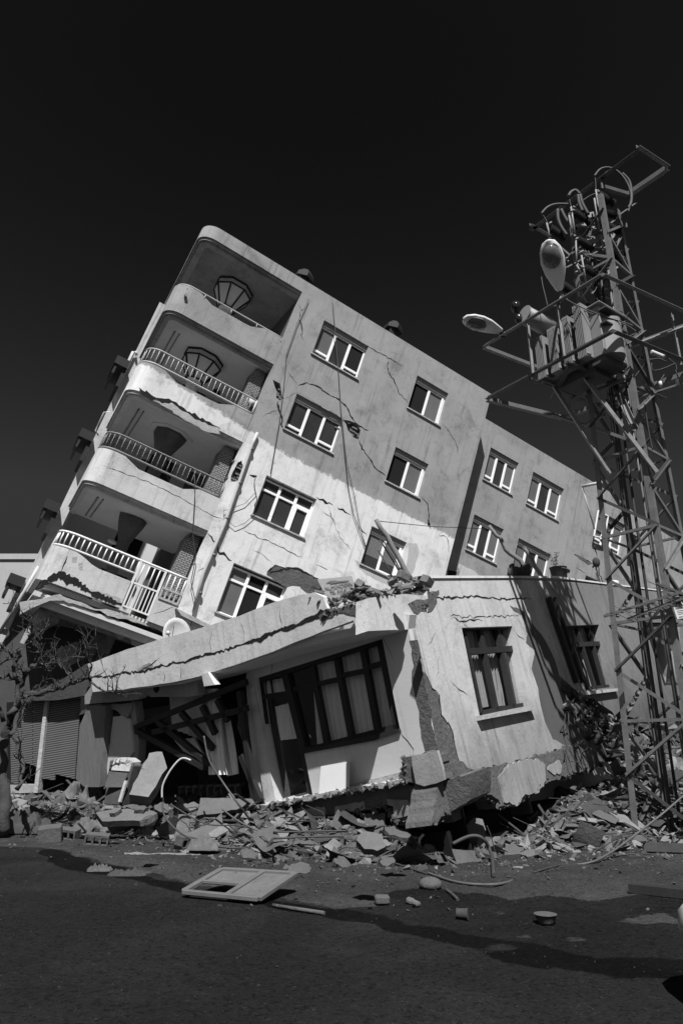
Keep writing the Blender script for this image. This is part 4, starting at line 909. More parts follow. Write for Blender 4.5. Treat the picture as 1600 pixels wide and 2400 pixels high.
# corrugated shutter below the slab
mb = MB(); q = [A.at(x, y, .12) for x, y in ZG([(430, 1250), (1095, 1140), (1120, 1240), (470, 1310)])]; n = 90; vs = []
for i in range(n + 1):
    for j in (0, 1): t = i / n; a = q[0] * (1 - t) + q[1] * t; b = q[3] * (1 - t) + q[2] * t; p = (a, b + V((-.25, 0, 0)))[j]; vs.append(p + V((0, .02 * (i % 2), 0)))
mb.add(vs, [(2 * i, 2 * i + 2, 2 * i + 3, 2 * i + 1) for i in range(n)]); mb.build('corrugated_shutter', 'corrd', ann)
mb = MB(); mb.box(-6, 0, .3, .35, -.3, .6); mb.build('under_floor', 'black', ann)
# side windows of the annex
def awin(px, cols, tr, par=ann):
    tl, tr_, br, bl = px; f = MB(); L = lambda a, b, t: (a[0] + (b[0] - a[0]) * t, a[1] + (b[1] - a[1]) * t)
    n = -.14
    bars(f, A, [(tl, tr_), (tr_, br), (br, bl), (bl, tl)], n, .1, .09, 0)
    for c in cols: bars(f, A, [(L(tl, tr_, c), L(bl, br, c))], n, .13, .09, 0)
    bars(f, A, [(L(tl, bl, tr), L(tr_, br, tr))], n, .12, .1, 0)
    o = f.build('timber_window', 'wooda', par)
    g = MB(); g.prism(S([tl, tr_, br, bl], n - .03), FQ, n - .03, n - .034); g.build('pane', 'clear', o)
    return o
W1p = ZH([(216, 450), (520, 442), (612, 918), (326, 972)]); W2p = ZH([(848, 440), (1050, 432), (1134, 805), (980, 822)]); W3p = ZH([(1330, 420), (1538, 420), (1566, 795), (1452, 798)])
o1 = awin(W1p, (.33, .68), .28); o2_ = awin(W2p, (.3, .66), .3); o3 = awin(W3p, (.5,), .28)
def scurt(px, m, n, waves, par, amp=.035):
    c = [A.at(x, y, n, 0) for x, y in px]; s = MB(); nx = waves * 6; vs = []
    for j in range(5):
        for i in range(nx + 1):
            u, v = i / nx, j / 4; p = (c[0] * (1 - u) + c[1] * u) * (1 - v) + (c[3] * (1 - u) + c[2] * u) * v; vs.append(p + V((amp * sin(u * waves * 6.28 + v), 0, 0)))
    s.add(vs, [(j * (nx + 1) + i, j * (nx + 1) + i + 1, (j + 1) * (nx + 1) + i + 1, (j + 1) * (nx + 1) + i) for j in range(4) for i in range(nx)], 0, True); s.build('curtain', m, par)
scurt(ZH([(225, 465), (300, 465), (380, 930), (320, 940)]), 'drape', -.3, 4, o1); scurt(ZH([(325, 465), (400, 465), (470, 925), (400, 930)]), 'drape', -.3, 4, o1); scurt(ZH([(410, 465), (500, 465), (570, 900), (520, 910)]), 'drape', -.35, 4, o1)
scurt(ZH([(880, 450), (960, 450), (985, 560), (900, 560)]), 'drape', -.3, 3, o2_); scurt(ZH([(930, 600), (950, 600), (1010, 820), (975, 820)]), 'drape', -.3, 2, o2_); scurt(ZH([(1470, 560), (1520, 560), (1560, 780), (1500, 780)]), 'drape', -.3, 3, o3)
for px in (ZH([(328, 985), (655, 925), (662, 950), (334, 1012)]), ZH([(935, 840), (1170, 818), (1172, 835), (950, 862)])):
    m_ = MB(); m_.prism(S(px, .1), FQ, .12, -.12); m_.build('window_sill', 'concl', ann)
mb = MB(); mb.box(-1.6, -1.5, 5.5, 16, .3, 3.9); mb.box(-1.6, -.25, 5.4, 5.5, .3, 3.9); mb.box(-4, -.25, 5.0, 5.1, .3, 3.9); mb.box(-2.5, -.25, .3, 16, 3.95, 4.0); mb.box(-1.6, -.25, .5, 16, .9, 1.0); mb.build('side_room', 'room', ann)
mb = MB(); t_ = S([(1003, 1356), (1300, 1355), (1460, 1375), (1600, 1392)])      # parapet cap
vs = []
for x, z in t_: vs += [(.03, x, z), (.03, x, z + .05), (-.3, x, z + .05), (-.3, x, z)]
mb.add(vs, [(4 * i + j, 4 * i + (j + 1) % 4, 4 * i + 4 + (j + 1) % 4, 4 * i + 4 + j) for i in range(3) for j in range(4)] + [(0, 1, 2, 3), (12, 15, 14, 13)]); mb.build('parapet_cap', 'annex', ann)
mb = MB()
for a, b, wd in (((1285, 1400), (1352, 1600), .16), ((1297, 1400), (1365, 1600), .07)):
    p, q = A.at(*a, .08, 0), A.at(*b, .08, 0); mb.beam(p, q, wd, .1, up=V((1, 0, 0)))
mb.build('downpipe', 'wood', ann)
# broken left bay: tumbled timber window frame
mb = MB(); bars(mb, A, [((318, 1705), (578, 1598)), ((320, 1712), (480, 1798)), ((360, 1716), (580, 1660)), ((370, 1690), (490, 1790)), ((425, 1670), (500, 1755)), ((475, 1655), (505, 1720)), ((510, 1640), (535, 1690)), ((600, 1895), (562, 1620)), ((566, 1770), (612, 1880))], -.25, .11, .1)
tf = mb.build('collapsed_window_frame', 'wood', ann)
sheet(ZF([(1030, 560), (1225, 560), (1300, 900), (1050, 800)]), .5, 'curt', 'curtain', tf, 8); sheet(ZF([(1270, 560), (1340, 560), (1400, 1085), (1288, 1085)]), -.1, 'curt', 'curtain', tf, 5, .05); sheet(ZF([(1330, 640), (1400, 700), (1460, 1080), (1395, 1095)]), .1, 'sheer', 'curtain', tf, 4, .05); sheet(ZF([(1075, 870), (1200, 860), (1290, 1010), (1200, 1020)]), .2, 'sheer', 'curtain', tf, 5, .05)
mb = MB()
for i in range(9): p = A.at(425 + i * 16.5, 1858 + (i % 2) - i * .4, 1.2); mb.box(p.x - .1, p.x - .04, p.y, p.y + .15, p.z - .13, p.z + .13); mb.box(p.x - .1, p.x + .1, p.y, p.y + .15, p.z + .1, p.z + .15); mb.box(p.x - .1, p.x + .1, p.y, p.y + .15, p.z - .16, p.z - .12)
mb.build('ventilated_blocks', 'grey', ann)
mb = MB(); mb.prism(jag(Q([(560, 1640), (598, 1660), (590, 1720), (575, 1760), (556, 1700)], .6), .02, .1, True), FB, .6, .66); mb.build('torn_panel', 'grey', ann)
# ============================================================ left bay: pillars and shutters below the block
mb = MB(); q = Q(ZO([(780, 380), (925, 390), (900, 800), (870, 1100), (740, 1100), (665, 1030), (700, 560)]), -.45)
mb.prism(q, FB, -.45, -.25); mb.build('weathered_board', 'woodl', ann)
mb = MB(); mb.prism(jag(Q(ZO([(930, 380), (1150, 360), (1150, 420), (1110, 500), (1060, 470), (1020, 430), (935, 400)]), -.3), .01, .1, True), FB, -.3, -.1)
mb.prism(jag(Q(ZO([(990, 485), (1085, 475), (1110, 500), (1140, 505), (1170, 790), (1120, 860), (1000, 850), (940, 1000), (935, 760), (960, 735)]), -.3), .01, .08, True, 2), FB, -.3, -.14, (), 1)
mb.prism(jag(Q(ZO([(1150, 350), (1180, 350), (1215, 700), (1200, 1000), (1150, 1000)]), -.25), .005, .2, True, 2), FB, -.25, -.05, (), 0)
mb.build('broken_partition', ['grey', 'recess'], ann)
SH = orth(V((-7.2, 17.0, 1.2)), V((.98, -.2, .1)), V((-.15, 0, 1)))
shop = thing('shuttered_shopfront', SH, 'buckled roller shutters under a dark canopy at the left end of the ruins', 'shopfront')
def SP(px, n=0.): return P2(SH, px, n, 1)
for px in (ZO([(200, 340), (395, 340), (320, 920), (175, 870)]), ZO([(420, 310), (545, 310), (480, 1040), (345, 1020)]), ZO([(545, 310), (710, 300), (655, 1030), (485, 985)]), ZO([(90, 600), (200, 580), (160, 1080), (100, 1060)])):
    s = MB(); s.prism(SP(px), FB, 0, .04); s.build('roller_shutter', 'shut', shop)
s = MB(); s.prism(SP(ZO([(395, 330), (425, 320), (330, 1150), (295, 1150)]), -.08), FB, -.08, .1); s.build('door_post', 'concl', shop)
s = MB(); s.prism(SP(ZO([(90, 1080), (300, 1080), (300, 1150), (90, 1155)])), FB, 0, .3); s.prism(SP(ZO([(90, 1160), (280, 1180), (280, 1210), (90, 1190)])), FB, -.1, .3); s.build('stall_riser', 'grey', shop)
s = MB(); s.prism(SP(ZO([(180, 300), (560, 150), (760, 20), (770, 220), (745, 300), (500, 340), (200, 345)]), -.3), FB, -.3, -.1); s.build('canopy', 'rubd', shop)
s = MB(); s.prism(SP(ZO([(60, 360), (760, 300), (760, 1150), (60, 1150)]), .5), FB, .5, .6); s.build('shop_interior', 'black', shop)
# pale far building on the left
s = MB(); p = aty(86, 1312, 34); q = aty(-500, 1290, 34); s.box(q.x, p.x + 6, 34, 44, 0, p.z); s.box(q.x, p.x + 6.2, 33.9, 44, p.z + .01, p.z + .3)
s.build('far_building', 'far', None, 'plain pale building with a flat roof far behind the bare tree', 'building')
s = MB(); p = aty(1575, 1500, 30); s.box(p.x, p.x + 14, 30, 40, 0, 5.0); s.build('far_building', 'far', None, 'low grey building behind the transformer tower at the right edge', 'building')

# ============================================================ lattice tower
TC = V((6.03, 13.1, 0)); ROT = radians(-4)
def leg(i, z):
    hd = .93 - .33 * z / 14; a = pi - i * pi / 2 + ROT      # 0 left, 1 far, 2 right, 3 near
    return V((TC.x + hd * cos(a), TC.y + hd * sin(a), z))
tow = thing('lattice_tower', V((TC.x, TC.y, 0)), 'tall galvanised lattice tower with cross-arms that carries the transformer at the right edge', 'pylon')
TW = MB.build
def tb(s, name, m, parent=tow, **k):
    off = V((TC.x, TC.y, 0)); s.v = [p - off for p in s.v]; return s.build(name, m, parent, **k)
for i in range(4):
    s = MB(); ctr = V((TC.x, TC.y, 0)); z1 = 13.7
    a, b = leg(i, -.1), leg(i, z1); out_ = (a - ctr); out_.z = 0; out_.normalize(); tn = V((-out_.y, out_.x, 0))
    d1 = (-out_ + tn).normalized(); d2 = (-out_ - tn).normalized(); W_ = .11; t_ = .012
    pr = [(0, 0), (W_, 0), (W_, t_), (t_, t_), (t_, W_), (0, W_)]
    s.add([e + d1 * x + d2 * y for e in (a, b) for x, y in pr], [(j, (j + 1) % 6, 6 + (j + 1) % 6, 6 + j) for j in range(6)] + [(0, 5, 4, 3), (0, 3, 2, 1), (6, 9, 10, 11), (6, 7, 8, 9)])
    tb(s, 'leg', 'steel')
for f in range(4):
    i, j = f, (f + 1) % 4; z = .15; k = 0
    while z < 12.6:
        h = .95 - .02 * z; A_, B_ = (leg(i, z), leg(j, z + h)) if k % 2 == 0 else (leg(j, z), leg(i, z + h))
        s = MB(); s.angle(A_, B_, .06, .008); tb(s, 'brace', 'steel' if (k + f) % 3 else 'steeld')
        if k % 2 == 0 and z > .3: s = MB(); s.angle(leg(i, z), leg(j, z), .055, .008); tb(s, 'brace', 'steel')
        z += h; k += 1
for dx, dy, r_, m in ((-.15, .2, .035, 'steeld'), (.02, .25, .03, 'cable'), (.2, .1, .03, 'steel'), (-.3, .02, .02, 'cable'), (.1, -.2, .02, 'cable')):
    s = MB(); s.tube([(TC.x + dx, TC.y + dy, 0), (TC.x + dx * .9, TC.y + dy * .9, 6), (TC.x + dx * .7, TC.y + dy * .7, 12.6)], r_, 6); tb(s, 'conduit', m)
def HZ(x, y, z): return atz(x, y, z)
def rail_(name, p, q, w_=.1, m='steel'): s = MB(); s.angle(p, q, w_, .012); tb(s, name, m)
z0 = 9.0; Pp = [HZ(1143, 938, z0), HZ(1436, 782, z0), HZ(1640, 866, z0), HZ(1318, 981, z0)]
z1 = 10.2; Qp = [HZ(1136, 815, z1), HZ(1411, 648, z1), HZ(1640, 752, z1), HZ(1300, 878, z1)]
for L_ in (Pp, Qp):
    for i in range(4): rail_('platform_rail', L_[i], L_[(i + 1) % 4], .1 if L_ is Pp else .085, 'steeld' if (L_ is Pp and i < 2) else 'steel')
for a, b, zz, w_ in (((1322, 854), (1552, 937), 8.95, .1), ((1240, 893), (1400, 958), 8.95, .1), ((1330, 862), (1288, 940), 8.9, .08), ((1395, 880), (1320, 960), 8.9, .1)):
    rail_('platform_beam', HZ(*a, zz), HZ(*b, zz), w_, 'steeld')
for a, za, b, Yb in (((1292, 908), 8.95, (1425, 1115), 12.9), ((1358, 880), 8.95, (1532, 1110), 12.3), ((1440, 900), 8.95, (1490, 1010), 12.4)):
    rail_('strut', HZ(*a, za), aty(*b, Yb), .1, 'steel')
for a, b in ((Qp[0], Pp[0]),): pass
for (x, y), (x2, y2), ya in (((1232, 763), (1250, 880), 13.1), ((1302, 715), (1326, 850), 12.6), ((1568, 738), (1596, 850), 12.2)):
    p = HZ(x, y, z1); q = V((p.x, p.y, z0)); rail_('upright', p, q, .07, 'steel')
rail_('guard_bar', HZ(1500, 805, 9.6), HZ(1640, 755, 9.9), .06)
rail_('guard_bar', HZ(1530, 925, 9.0), HZ(1640, 890, 9.0), .07)
rail_('guard_bar', HZ(1370, 1000, 8.3), HZ(1418, 975, 8.3), .08); rail_('guard_bar', HZ(1290, 975, 8.6), HZ(1372, 1002, 8.35), .08)
# top cross-arm frame and its side arm
zt = 14.4; Tp = [HZ(1247, 543, zt), HZ(1500, 355, zt), HZ(1561, 395, zt), HZ(1472, 456, zt), HZ(1418, 440, zt)]
rail_('cross_arm', Tp[0], Tp[1], .12, 'steeld'); rail_('cross_arm', HZ(1490, 348, zt), Tp[2], .1); rail_('cross_arm', Tp[2], Tp[3], .12); rail_('cross_arm', Tp[3], Tp[4], .1, 'steeld'); rail_('cross_arm', HZ(1240, 530, zt), HZ(1285, 556, zt), .09)
for (a, b) in (((1284, 560), (1330, 600)), ((1340, 600), (1440, 520)), ((1330, 700), (1460, 605)), ((1345, 690), (1400, 655)), ((1310, 640), (1445, 570)), ((1300, 720), (1420, 640)), ((1418, 440), (1380, 560)), ((1390, 690), (1455, 560)), ((1455, 505), (1490, 480))):
    rail_('cross_arm', aty(*a, 13.0), aty(*b, 12.9), .06, 'steeld')
for a, b in ((ZM([(560, 560)])[0], ZM([(640, 545)])[0]), (ZM([(600, 870)])[0], ZM([(700, 760)])[0]), (ZM([(740, 840)])[0], ZM([(840, 750)])[0]), (ZM([(730, 1180)])[0], ZM([(900, 1060)])[0]), (ZM([(430, 690)])[0], ZM([(540, 650)])[0])):
    s = MB(); s.beam(aty(*a, 12.9), aty(*b, 12.9), .14, .015, up=V((0, 1, 0))); tb(s, 'bracket_plate', 'steel')
def insul(p, q, rr=.075, n=9, m='insul', parent=tow):
    s = MB(); pts = []; rs = []; k = n * 2
    for i in range(k + 1): t = i / k; pts.append(V(p) * (1 - t) + V(q) * t); rs.append(rr * (1 if i % 2 else .5))
    s.tube(pts, rs, 10, smooth=False); 
    return tb(s, 'insulator', m) if parent is tow else s
for (a, b) in (((165, 690), (330, 800)), ((415, 520), (590, 640)), ((680, 340), (840, 440)), ((710, 530), (850, 560)), ((440, 700), (590, 720)), ((720, 640), (900, 740)), ((450, 810), (620, 900)), ((790, 930), (950, 1050)), ((530, 1110), (680, 1200)), ((300, 1290), (410, 1370))):
    (x, y), (x2, y2) = ZM([a, b]); insul(aty(x, y, 12.75), aty(x2, y2, 13.0), .1)
for pts in ([(135, 640), (155, 720), (160, 800)], [(390, 470), (410, 600), (435, 780)], [(440, 800), (450, 1080)], [(650, 290), (700, 600)], [(635, 380), (690, 720)], [(370, 560), (400, 740)], [(705, 770), (730, 890)], [(735, 910), (765, 960)], [(450, 1080), (495, 1170)], [(500, 980), (545, 1250)], [(470, 960), (520, 930)]):
    s = MB(); s.tube([aty(x, y, 12.7) for x, y in ZM(pts)], .022, 6); tb(s, 'fuse_rod', 'fuse')
for c in ((145, 660), (400, 490), (655, 300), (420, 795), (695, 610), (735, 915), (470, 1090), (490, 1140), (765, 990), (560, 960), (630, 690), (580, 800), (340, 1035)):
    (x, y), = ZM([c]); s = MB(); p = aty(x, y, 12.7)
    for k in range(3): q = p + V((random.uniform(-.05, .05), random.uniform(-.03, .03), random.uniform(-.07, .07))); s.tube([q, q + V((random.uniform(-.08, .08), 0, random.uniform(-.06, .06)))], .022, 6)
    tb(s, 'clamp', 'fuse')
def loop(name, pts, r_, m, Y=12.8, fr=ZM, par=tow, n=7):
    P_ = [aty(x, y, Y) for x, y in fr(pts)]; out = []
    for i in range(len(P_) - 1):       # Catmull-Rom
        p0, p1, p2, p3 = P_[max(i - 1, 0)], P_[i], P_[i + 1], P_[min(i + 2, len(P_) - 1)]
        for k in range(6):
            t = k / 6; out.append(.5 * ((2 * p1) + (p2 - p0) * t + (2 * p0 - 5 * p1 + 4 * p2 - p3) * t * t + (3 * p1 - p0 - 3 * p2 + p3) * t ** 3))
    out.append(P_[-1]); s = MB(); s.tube(out, r_, n)
    return tb(s, name, m) if par is tow else s
loop('cable_loop', [(635, 150), (700, 75), (790, 60), (880, 100), (960, 190), (1010, 300), (1020, 400), (980, 560), (970, 700)], .03, 'cable')
loop('cable_loop', [(720, 290), (715, 200), (760, 120), (850, 80)], .04, 'cable'); loop('cable_loop', [(930, 120), (1000, 200), (1025, 320), (1020, 430), (990, 480)], .035, 'cable')
loop('cable_loop', [(80, 545), (140, 480), (230, 445), (360, 445)], .035, 'cable'); loop('cable_loop', [(250, 500), (255, 600), (290, 690), (345, 770)], .045, 'cable'); loop('cable_loop', [(285, 500), (330, 590), (385, 670)], .045, 'cable')
loop('cable_loop', [(465, 350), (475, 430), (510, 520)], .045, 'cable'); loop('cable_loop', [(485, 345), (510, 440), (570, 550)], .045, 'cable'); loop('cable_loop', [(365, 360), (390, 320), (440, 300), (480, 340)], .045, 'cable'); loop('cable_loop', [(100, 560), (130, 610), (150, 660)], .008, 'cablel'); loop('cable_loop', [(375, 390), (385, 440), (400, 480)], .008, 'cablel'); loop('cable_loop', [(640, 150), (650, 220), (650, 290)], .008, 'cablel')
loop('cable_loop', [(330, 1035), (400, 950), (480, 930), (560, 990), (700, 1040)], .01, 'cablel'); loop('cable_loop', [(440, 460), (560, 370), (640, 330)], .01, 'cablel')
# spiked anti-climb collar
r = random.Random(2)
for a, b in (((1415, 1448), (1592, 1392)), ((1470, 1455), (1600, 1405)), ((1535, 1370), (1610, 1400))):
    p, q = aty(*a, 12.2), aty(*b, 12.0); s = MB(); s.angle(p, q, .05, .008)
    for i in range(12):
        t = (i + r.random()) / 12; c = p * (1 - t) + q * t; d = V((-.2 + r.uniform(-.06, .06), r.uniform(-.08, .08), .03 + r.uniform(-.05, .08))); s.tube([c - d * .35, c + d], [.008, .004], 4)
    tb(s, 'spike_bar', 'steeld')
# small cleats on the right and straps
loop('cable_loop', [(1490, 250), (1560, 270), (1700, 230)], .012, 'cablel', 12.4, zc(1040 - 500, 320 + 500, .6)) if False else None
for pts in ([(1270, 610), (1350, 600), (1420, 625)], [(1290, 640), (1300, 700), (1380, 690), (1500, 640)], [(1440, 600), (1500, 650), (1510, 700)], [(1400, 740), (1370, 790), (1350, 830)], [(1500, 700), (1520, 760), (1530, 800)], [(1010, 900), (1060, 1080), (1120, 1200)], [(1230, 1000), (1260, 1200), (1300, 1400)]):
    loop('cable_loop', pts, .012, 'cable', 12.3, ZL)
s = insul(HZ(*ZL([(1290, 540)])[0], 9.5), HZ(*ZL([(1400, 585)])[0], 9.5), .055, 8, parent=None); tb(s, 'insulator', 'dish')
for c in ((1365, 800), (1512, 780)): s = MB(); p = aty(*ZL([c])[0], 12.3); s.tube([p, p + V((.0, 0, -.12))], .035, 7); tb(s, 'fuse_cap', 'dish')

# ---- warning sign
p = aty(1592, 1424, 12.05)
sg = thing('warning_sign', p, 'small white plate with a black high voltage triangle wired to the tower leg', 'sign')
R_ = Euler((0, radians(-10), radians(8))).to_matrix()
def sgb(pts, t0, t1, nm, m): s = MB(); s.prism(pts, lambda x, y, t: R_ @ V((x, t, y)), t0, t1); s.build(nm, m, sg)
sgb([(-.12, -.19), (.12, -.19), (.12, .19), (-.12, .19)], 0, .006, 'plate', 'dish')
s = MB()
for a, b in (((-.09, -.01), (.09, -.01)), ((.09, -.01), (0, .15)), ((0, .15), (-.09, -.01))): s.beam(R_ @ V((a[0], -.004, a[1])), R_ @ V((b[0], -.004, b[1])), .014, .004, up=V((0, 1, 0)))
for a, b in (((.01, .1), (-.015, .06)), ((-.015, .06), (.015, .05)), ((.015, .05), (0, .01))): s.beam(R_ @ V((a[0], -.004, a[1])), R_ @ V((b[0], -.004, b[1])), .011, .004, up=V((0, 1, 0)))
s.beam(R_ @ V((-.08, -.004, -.16)), R_ @ V((.0, -.004, -.16)), .012, .004, up=V((0, 1, 0)))
for k in range(3): s.beam(R_ @ V((-.08, -.004, -.05 - k * .03)), R_ @ V((.08, -.004, -.05 - k * .03)), .006, .004, up=V((0, 1, 0)))
s.build('symbol', 'ink', sg)

# ============================================================ transformer
e1 = (Pp[1] - Pp[0]).normalized(); e1.z = 0; e1.normalize(); e2 = V((-e1.y, e1.x, 0)); e2 = e2 if e2.x > 0 else -e2
TO = HZ(1262, 893, 9.05)
TR = Fr(TO, e1, e2, V((0, 0, 1)))
tr = thing('transformer', TR, 'grey finned power transformer with brown insulators standing on the tower platform', 'transformer')
Lr = (HZ(1405, 838, 9.05) - TO).length
s = MB(); s.box(.05, Lr + .12, .22, .98, .02, 1.16); s.box(0, Lr + .2, .15, 1.05, 1.16, 1.2); s.build('tank', 'trafo', tr, bevel=.01)
s = MB(); s.box(.3, Lr - .2, .3, .85, -.22, .0); s.box(Lr - .3, Lr + .1, .25, .9, -.12, .02); s.build('base_frame', 'steeld', tr)
wp = Lr / 4
for i in range(4):
    s = MB(); x0 = i * wp + .03; x1 = (i + 1) * wp - .13
    tx, ty, bx_, by_ = ((1250, 797, 1262, 893), (1290, 770, 1310, 872), (1330, 745, 1355, 855), (1378, 715, 1400, 838))[i]
    zt_ = aty(tx, ty, HZ(bx_, by_, 9.05).y).z - 9.05
    nf = 6
    for k in range(nf): x = x0 + (x1 - x0) * k / (nf - 1); s.box(x - .009, x + .009, -.035, .0, .0, zt_)
    s.box(x0 - .015, x1 + .015, .0, .2, .02, zt_ - .01)
    s.tube([((x0 + x1) / 2, -.03, zt_ - .12), ((x0 + x1) / 2, .1, zt_ - .12)], .055, 10); s.tube([((x0 + x1) / 2 - .08, -.03, .06), ((x0 + x1) / 2 - .08, .1, .06)], .04, 8); s.tube([((x0 + x1) / 2 + .08, -.03, .06), ((x0 + x1) / 2 + .08, .1, .06)], .04, 8)
    s.build('radiator', ['trafo', 'trim'], tr)
for i in range(2):
    s = MB(); x1 = Lr + .05 - i * .8
    for k in range(7): x = x1 - k * .07; s.box(x - .012, x + .012, .98, 1.22, .05, 1.05)
    s.box(x1 - .46, x1 + .02, 1.02, 1.14, .07, 1.0); s.build('radiator', 'trafo', tr)
s = MB(); n = 10
vs = [(Lr + .1 + .22 * sin(pi * i / n), .28 + .6 * i / n, z) for z in (.05, .9) for i in range(n + 1)]
s.add(vs, [(i, i + 1, n + 2 + i, n + 1 + i) for i in range(n)] + [tuple(range(n + 1)), tuple(reversed(range(n + 1, 2 * n + 2)))], 0); s.build('oil_box', 'trafo', tr)
s = MB(); s.box(Lr + .12, Lr + .3, .2, .95, 1.0, 1.04); s.box(Lr + .12, Lr + .26, .2, .95, .68, .71); s.build('hood', 'steeld', tr)
for (x, y), h in (((1377, 716), .42), ((1334, 742), .4), ((1296, 765), .34)):
    q = TR.at(x, y, .55, 1); z_ = 1.16; s = MB(); pts = []; rs = []
    for i in range(11): pts.append((q.x, .55, z_ + h * i / 10 + .0)); rs.append(.115 if i % 2 else .05)
    s.tube(pts, rs, 12, smooth=False); s.build('bushing', 'insul', tr)
cp = TR.I @ HZ(1228, 738, 10.5); cq = TR.I @ HZ(1292, 772, 10.35)
s = MB(); s.tube([cp, cq], .2, 18); s.tube([cp - (cq - cp).normalized() * .02, cp], .215, 18); s.build('conservator', 'trafo', tr)
s = MB(); c = TR.I @ HZ(1208, 722, 10.75); s.tube([c + V((0, 0, .12)), c + V((0, 0, .05)), c + V((0, 0, -.06)), c + V((0, 0, -.08)), c + V((0, 0, -.16))], [.1, .11, .09, .05, .08], 12); sphere(s, c + V((.05, 0, -.3)), .09, .09, .13, mi=0); s.build('breather', ['insul'], tr)
s = MB()
for k in range(6): x = Lr - .55 + k * .05; s.tube([(x, -.03, .9 - k * .02), (x + .02, -.06, .8 - k * .02), (x, -.03, .72)], .008, 5)
s.tube([(Lr - .75, -.05, .3), (Lr - .55, -.05, .92)], .01, 5); s.build('wiring', 'cable', tr)
for i, pts in enumerate(([(510, 40), (600, 120), (750, 200), (900, 250), (1060, 300), (1180, 380)], [(510, 40), (560, 90), (700, 160), (880, 230), (1100, 300), (1200, 370)])):
    s = loop('', pts, .012, '', 12.0 - i * .1, ZL, None); s.build('cable', 'cablel', None, 'pale cable sagging across the front of the transformer' if i else 'lower pale cable sagging in front of the transformer fins', 'cable', 'cables at the transformer')

# ============================================================ street lamps on the platform rail
def lamp(name, c, fwd, down, Ls, label, endp):
    o = thing(name, c, label, 'street lamp', 'lamps fixed to the transformer platform')
    f = fwd.normalized(); d = (down - f * down.dot(f)).normalized(); sdir = f.cross(d)
    R3 = Matrix(((f.x, sdir.x, -d.x), (f.y, sdir.y, -d.y), (f.z, sdir.z, -d.z)))
    prof = [(-.5, .03, .03), (-.46, .12, .07), (-.32, .2, .11), (-.1, .23, .13), (.12, .2, .13), (.3, .14, .10), (.46, .08, .07), (.5, .05, .05)]
    s = MB(); n = 14; vs = []
    for x, w_, h in prof: vs += [R3 @ V((x * Ls, w_ * Ls * cos(2 * pi * i / n), (h if sin(2 * pi * i / n) > 0 else .05) * Ls * sin(2 * pi * i / n))) for i in range(n)]
    s.add(vs, [(j * n + i, j * n + (i + 1) % n, j * n + n + (i + 1) % n, j * n + n + i) for j in range(len(prof) - 1) for i in range(n)] + [tuple(reversed(range(n))), tuple(len(vs) - n + i for i in range(n))], 0, True)
    s.build('housing', 'lamp', o)
    s = MB(); sphere(s, R3 @ V((-.17 * Ls, 0, -.035 * Ls)), .24 * Ls, .17 * Ls, .11 * Ls, 16, 6, rot=R3); s.build('lens', 'lampg', o)
    s = MB(); pr = [R3 @ V((-.17 * Ls + .26 * Ls * cos(a), .19 * Ls * sin(a), -.04 * Ls)) for a in [2 * pi * i / 20 for i in range(21)]]; s.tube(pr, .008, 5); s.build('lens_ring', 'rail', o)
    s = MB(); s.tube([R3 @ V((.42 * Ls, 0, 0)), R3 @ V((.62 * Ls, 0, -.02)), V(endp) - c], .028, 8); s.build('arm', 'steel', o)
    return o
c1 = aty(1131, 762, 12.9); lamp('street_lamp', c1, aty(1190, 782, 13.2) - aty(1072, 740, 12.7), V((.1, -.05, -1)), 1.0, 'long pale street lamp reaching out left of the transformer over the leaning roof', Qp[0] + (Qp[1] - Qp[0]) * .22)
c2 = aty(1297, 622, 12.2); lamp('street_lamp', c2, aty(1318, 690, 12.5) - aty(1286, 555, 11.9), (CAM - c2) + V((0, 0, -2)), 1.1, 'upright street lamp with its round glass facing the street, above the transformer', Qp[0] + (Qp[1] - Qp[0]) * .66)
s = insul(Qp[0] + (Qp[1] - Qp[0]) * .17 + V((0, 0, -.02)), Qp[0] + (Qp[1] - Qp[0]) * .17 + V((0, 0, .2)), .06, 3, parent=None); tb(s, 'insulator', 'insul')
s = loop('', [(80, 1205), (95, 1300), (120, 1400), (145, 1510)], .01, '', 12.3, ZM, None); s.build('cable', 'cablel', None, 'thin loose wire hanging beside the upright street lamp', 'cable')

# ============================================================ bare tree
tree = thing('bare_tree', aty(12, 1945, 14.0), 'knobbly bare pollarded tree with twisted dark branches at the left edge', 'tree')
off = tree.location.copy(); s = MB(); r = random.Random(9)
def limb(pts, r0, r1, Y0=14., Y1=13.6, depth=2):
    n = len(pts); P_ = [aty(x, y, Y0 + (Y1 - Y0) * i / (n - 1)) - off for i, (x, y) in enumerate(pts)]; sub = []; rs = []
    for i in range(n - 1):
        for k in range(4):
            t = k / 4; q = P_[i] * (1 - t) + P_[i + 1] * t + V((r.gauss(0, .012), r.gauss(0, .02), r.gauss(0, .012))) * (1 + r0 * 6); sub.append(q); u = (i + t) / (n - 1); rs.append((r0 + (r1 - r0) * u) * (.85 + .18 * sin(u * 17 + r0 * 40)) * r.uniform(.93, 1.07) * .8)
    sub.append(P_[-1]); rs.append(r1); return sub, rs
def twig(s, p, d, L, r_, dep):
    pts = [p]; k = max(3, int(L / .07)); dd = d.normalized()
    for i in range(k): dd = (dd + V((r.gauss(0, .22), r.gauss(0, .22), r.gauss(.05, .22)))).normalized(); pts.append(pts[-1] + dd * L / k)
    s.tube(pts, [r_ * (1 - .75 * i / k) * r.uniform(.85, 1.2) for i in range(k + 1)], 5)
    if dep:
        for i in range(1, k + 1):
            if r.random() < .5: twig(s, pts[i], (dd + V((r.gauss(0, .8), r.gauss(0, .8), r.gauss(.3, .7)))), L * r.uniform(.35, .7), r_ * .55, dep - 1)
trunk = MB()
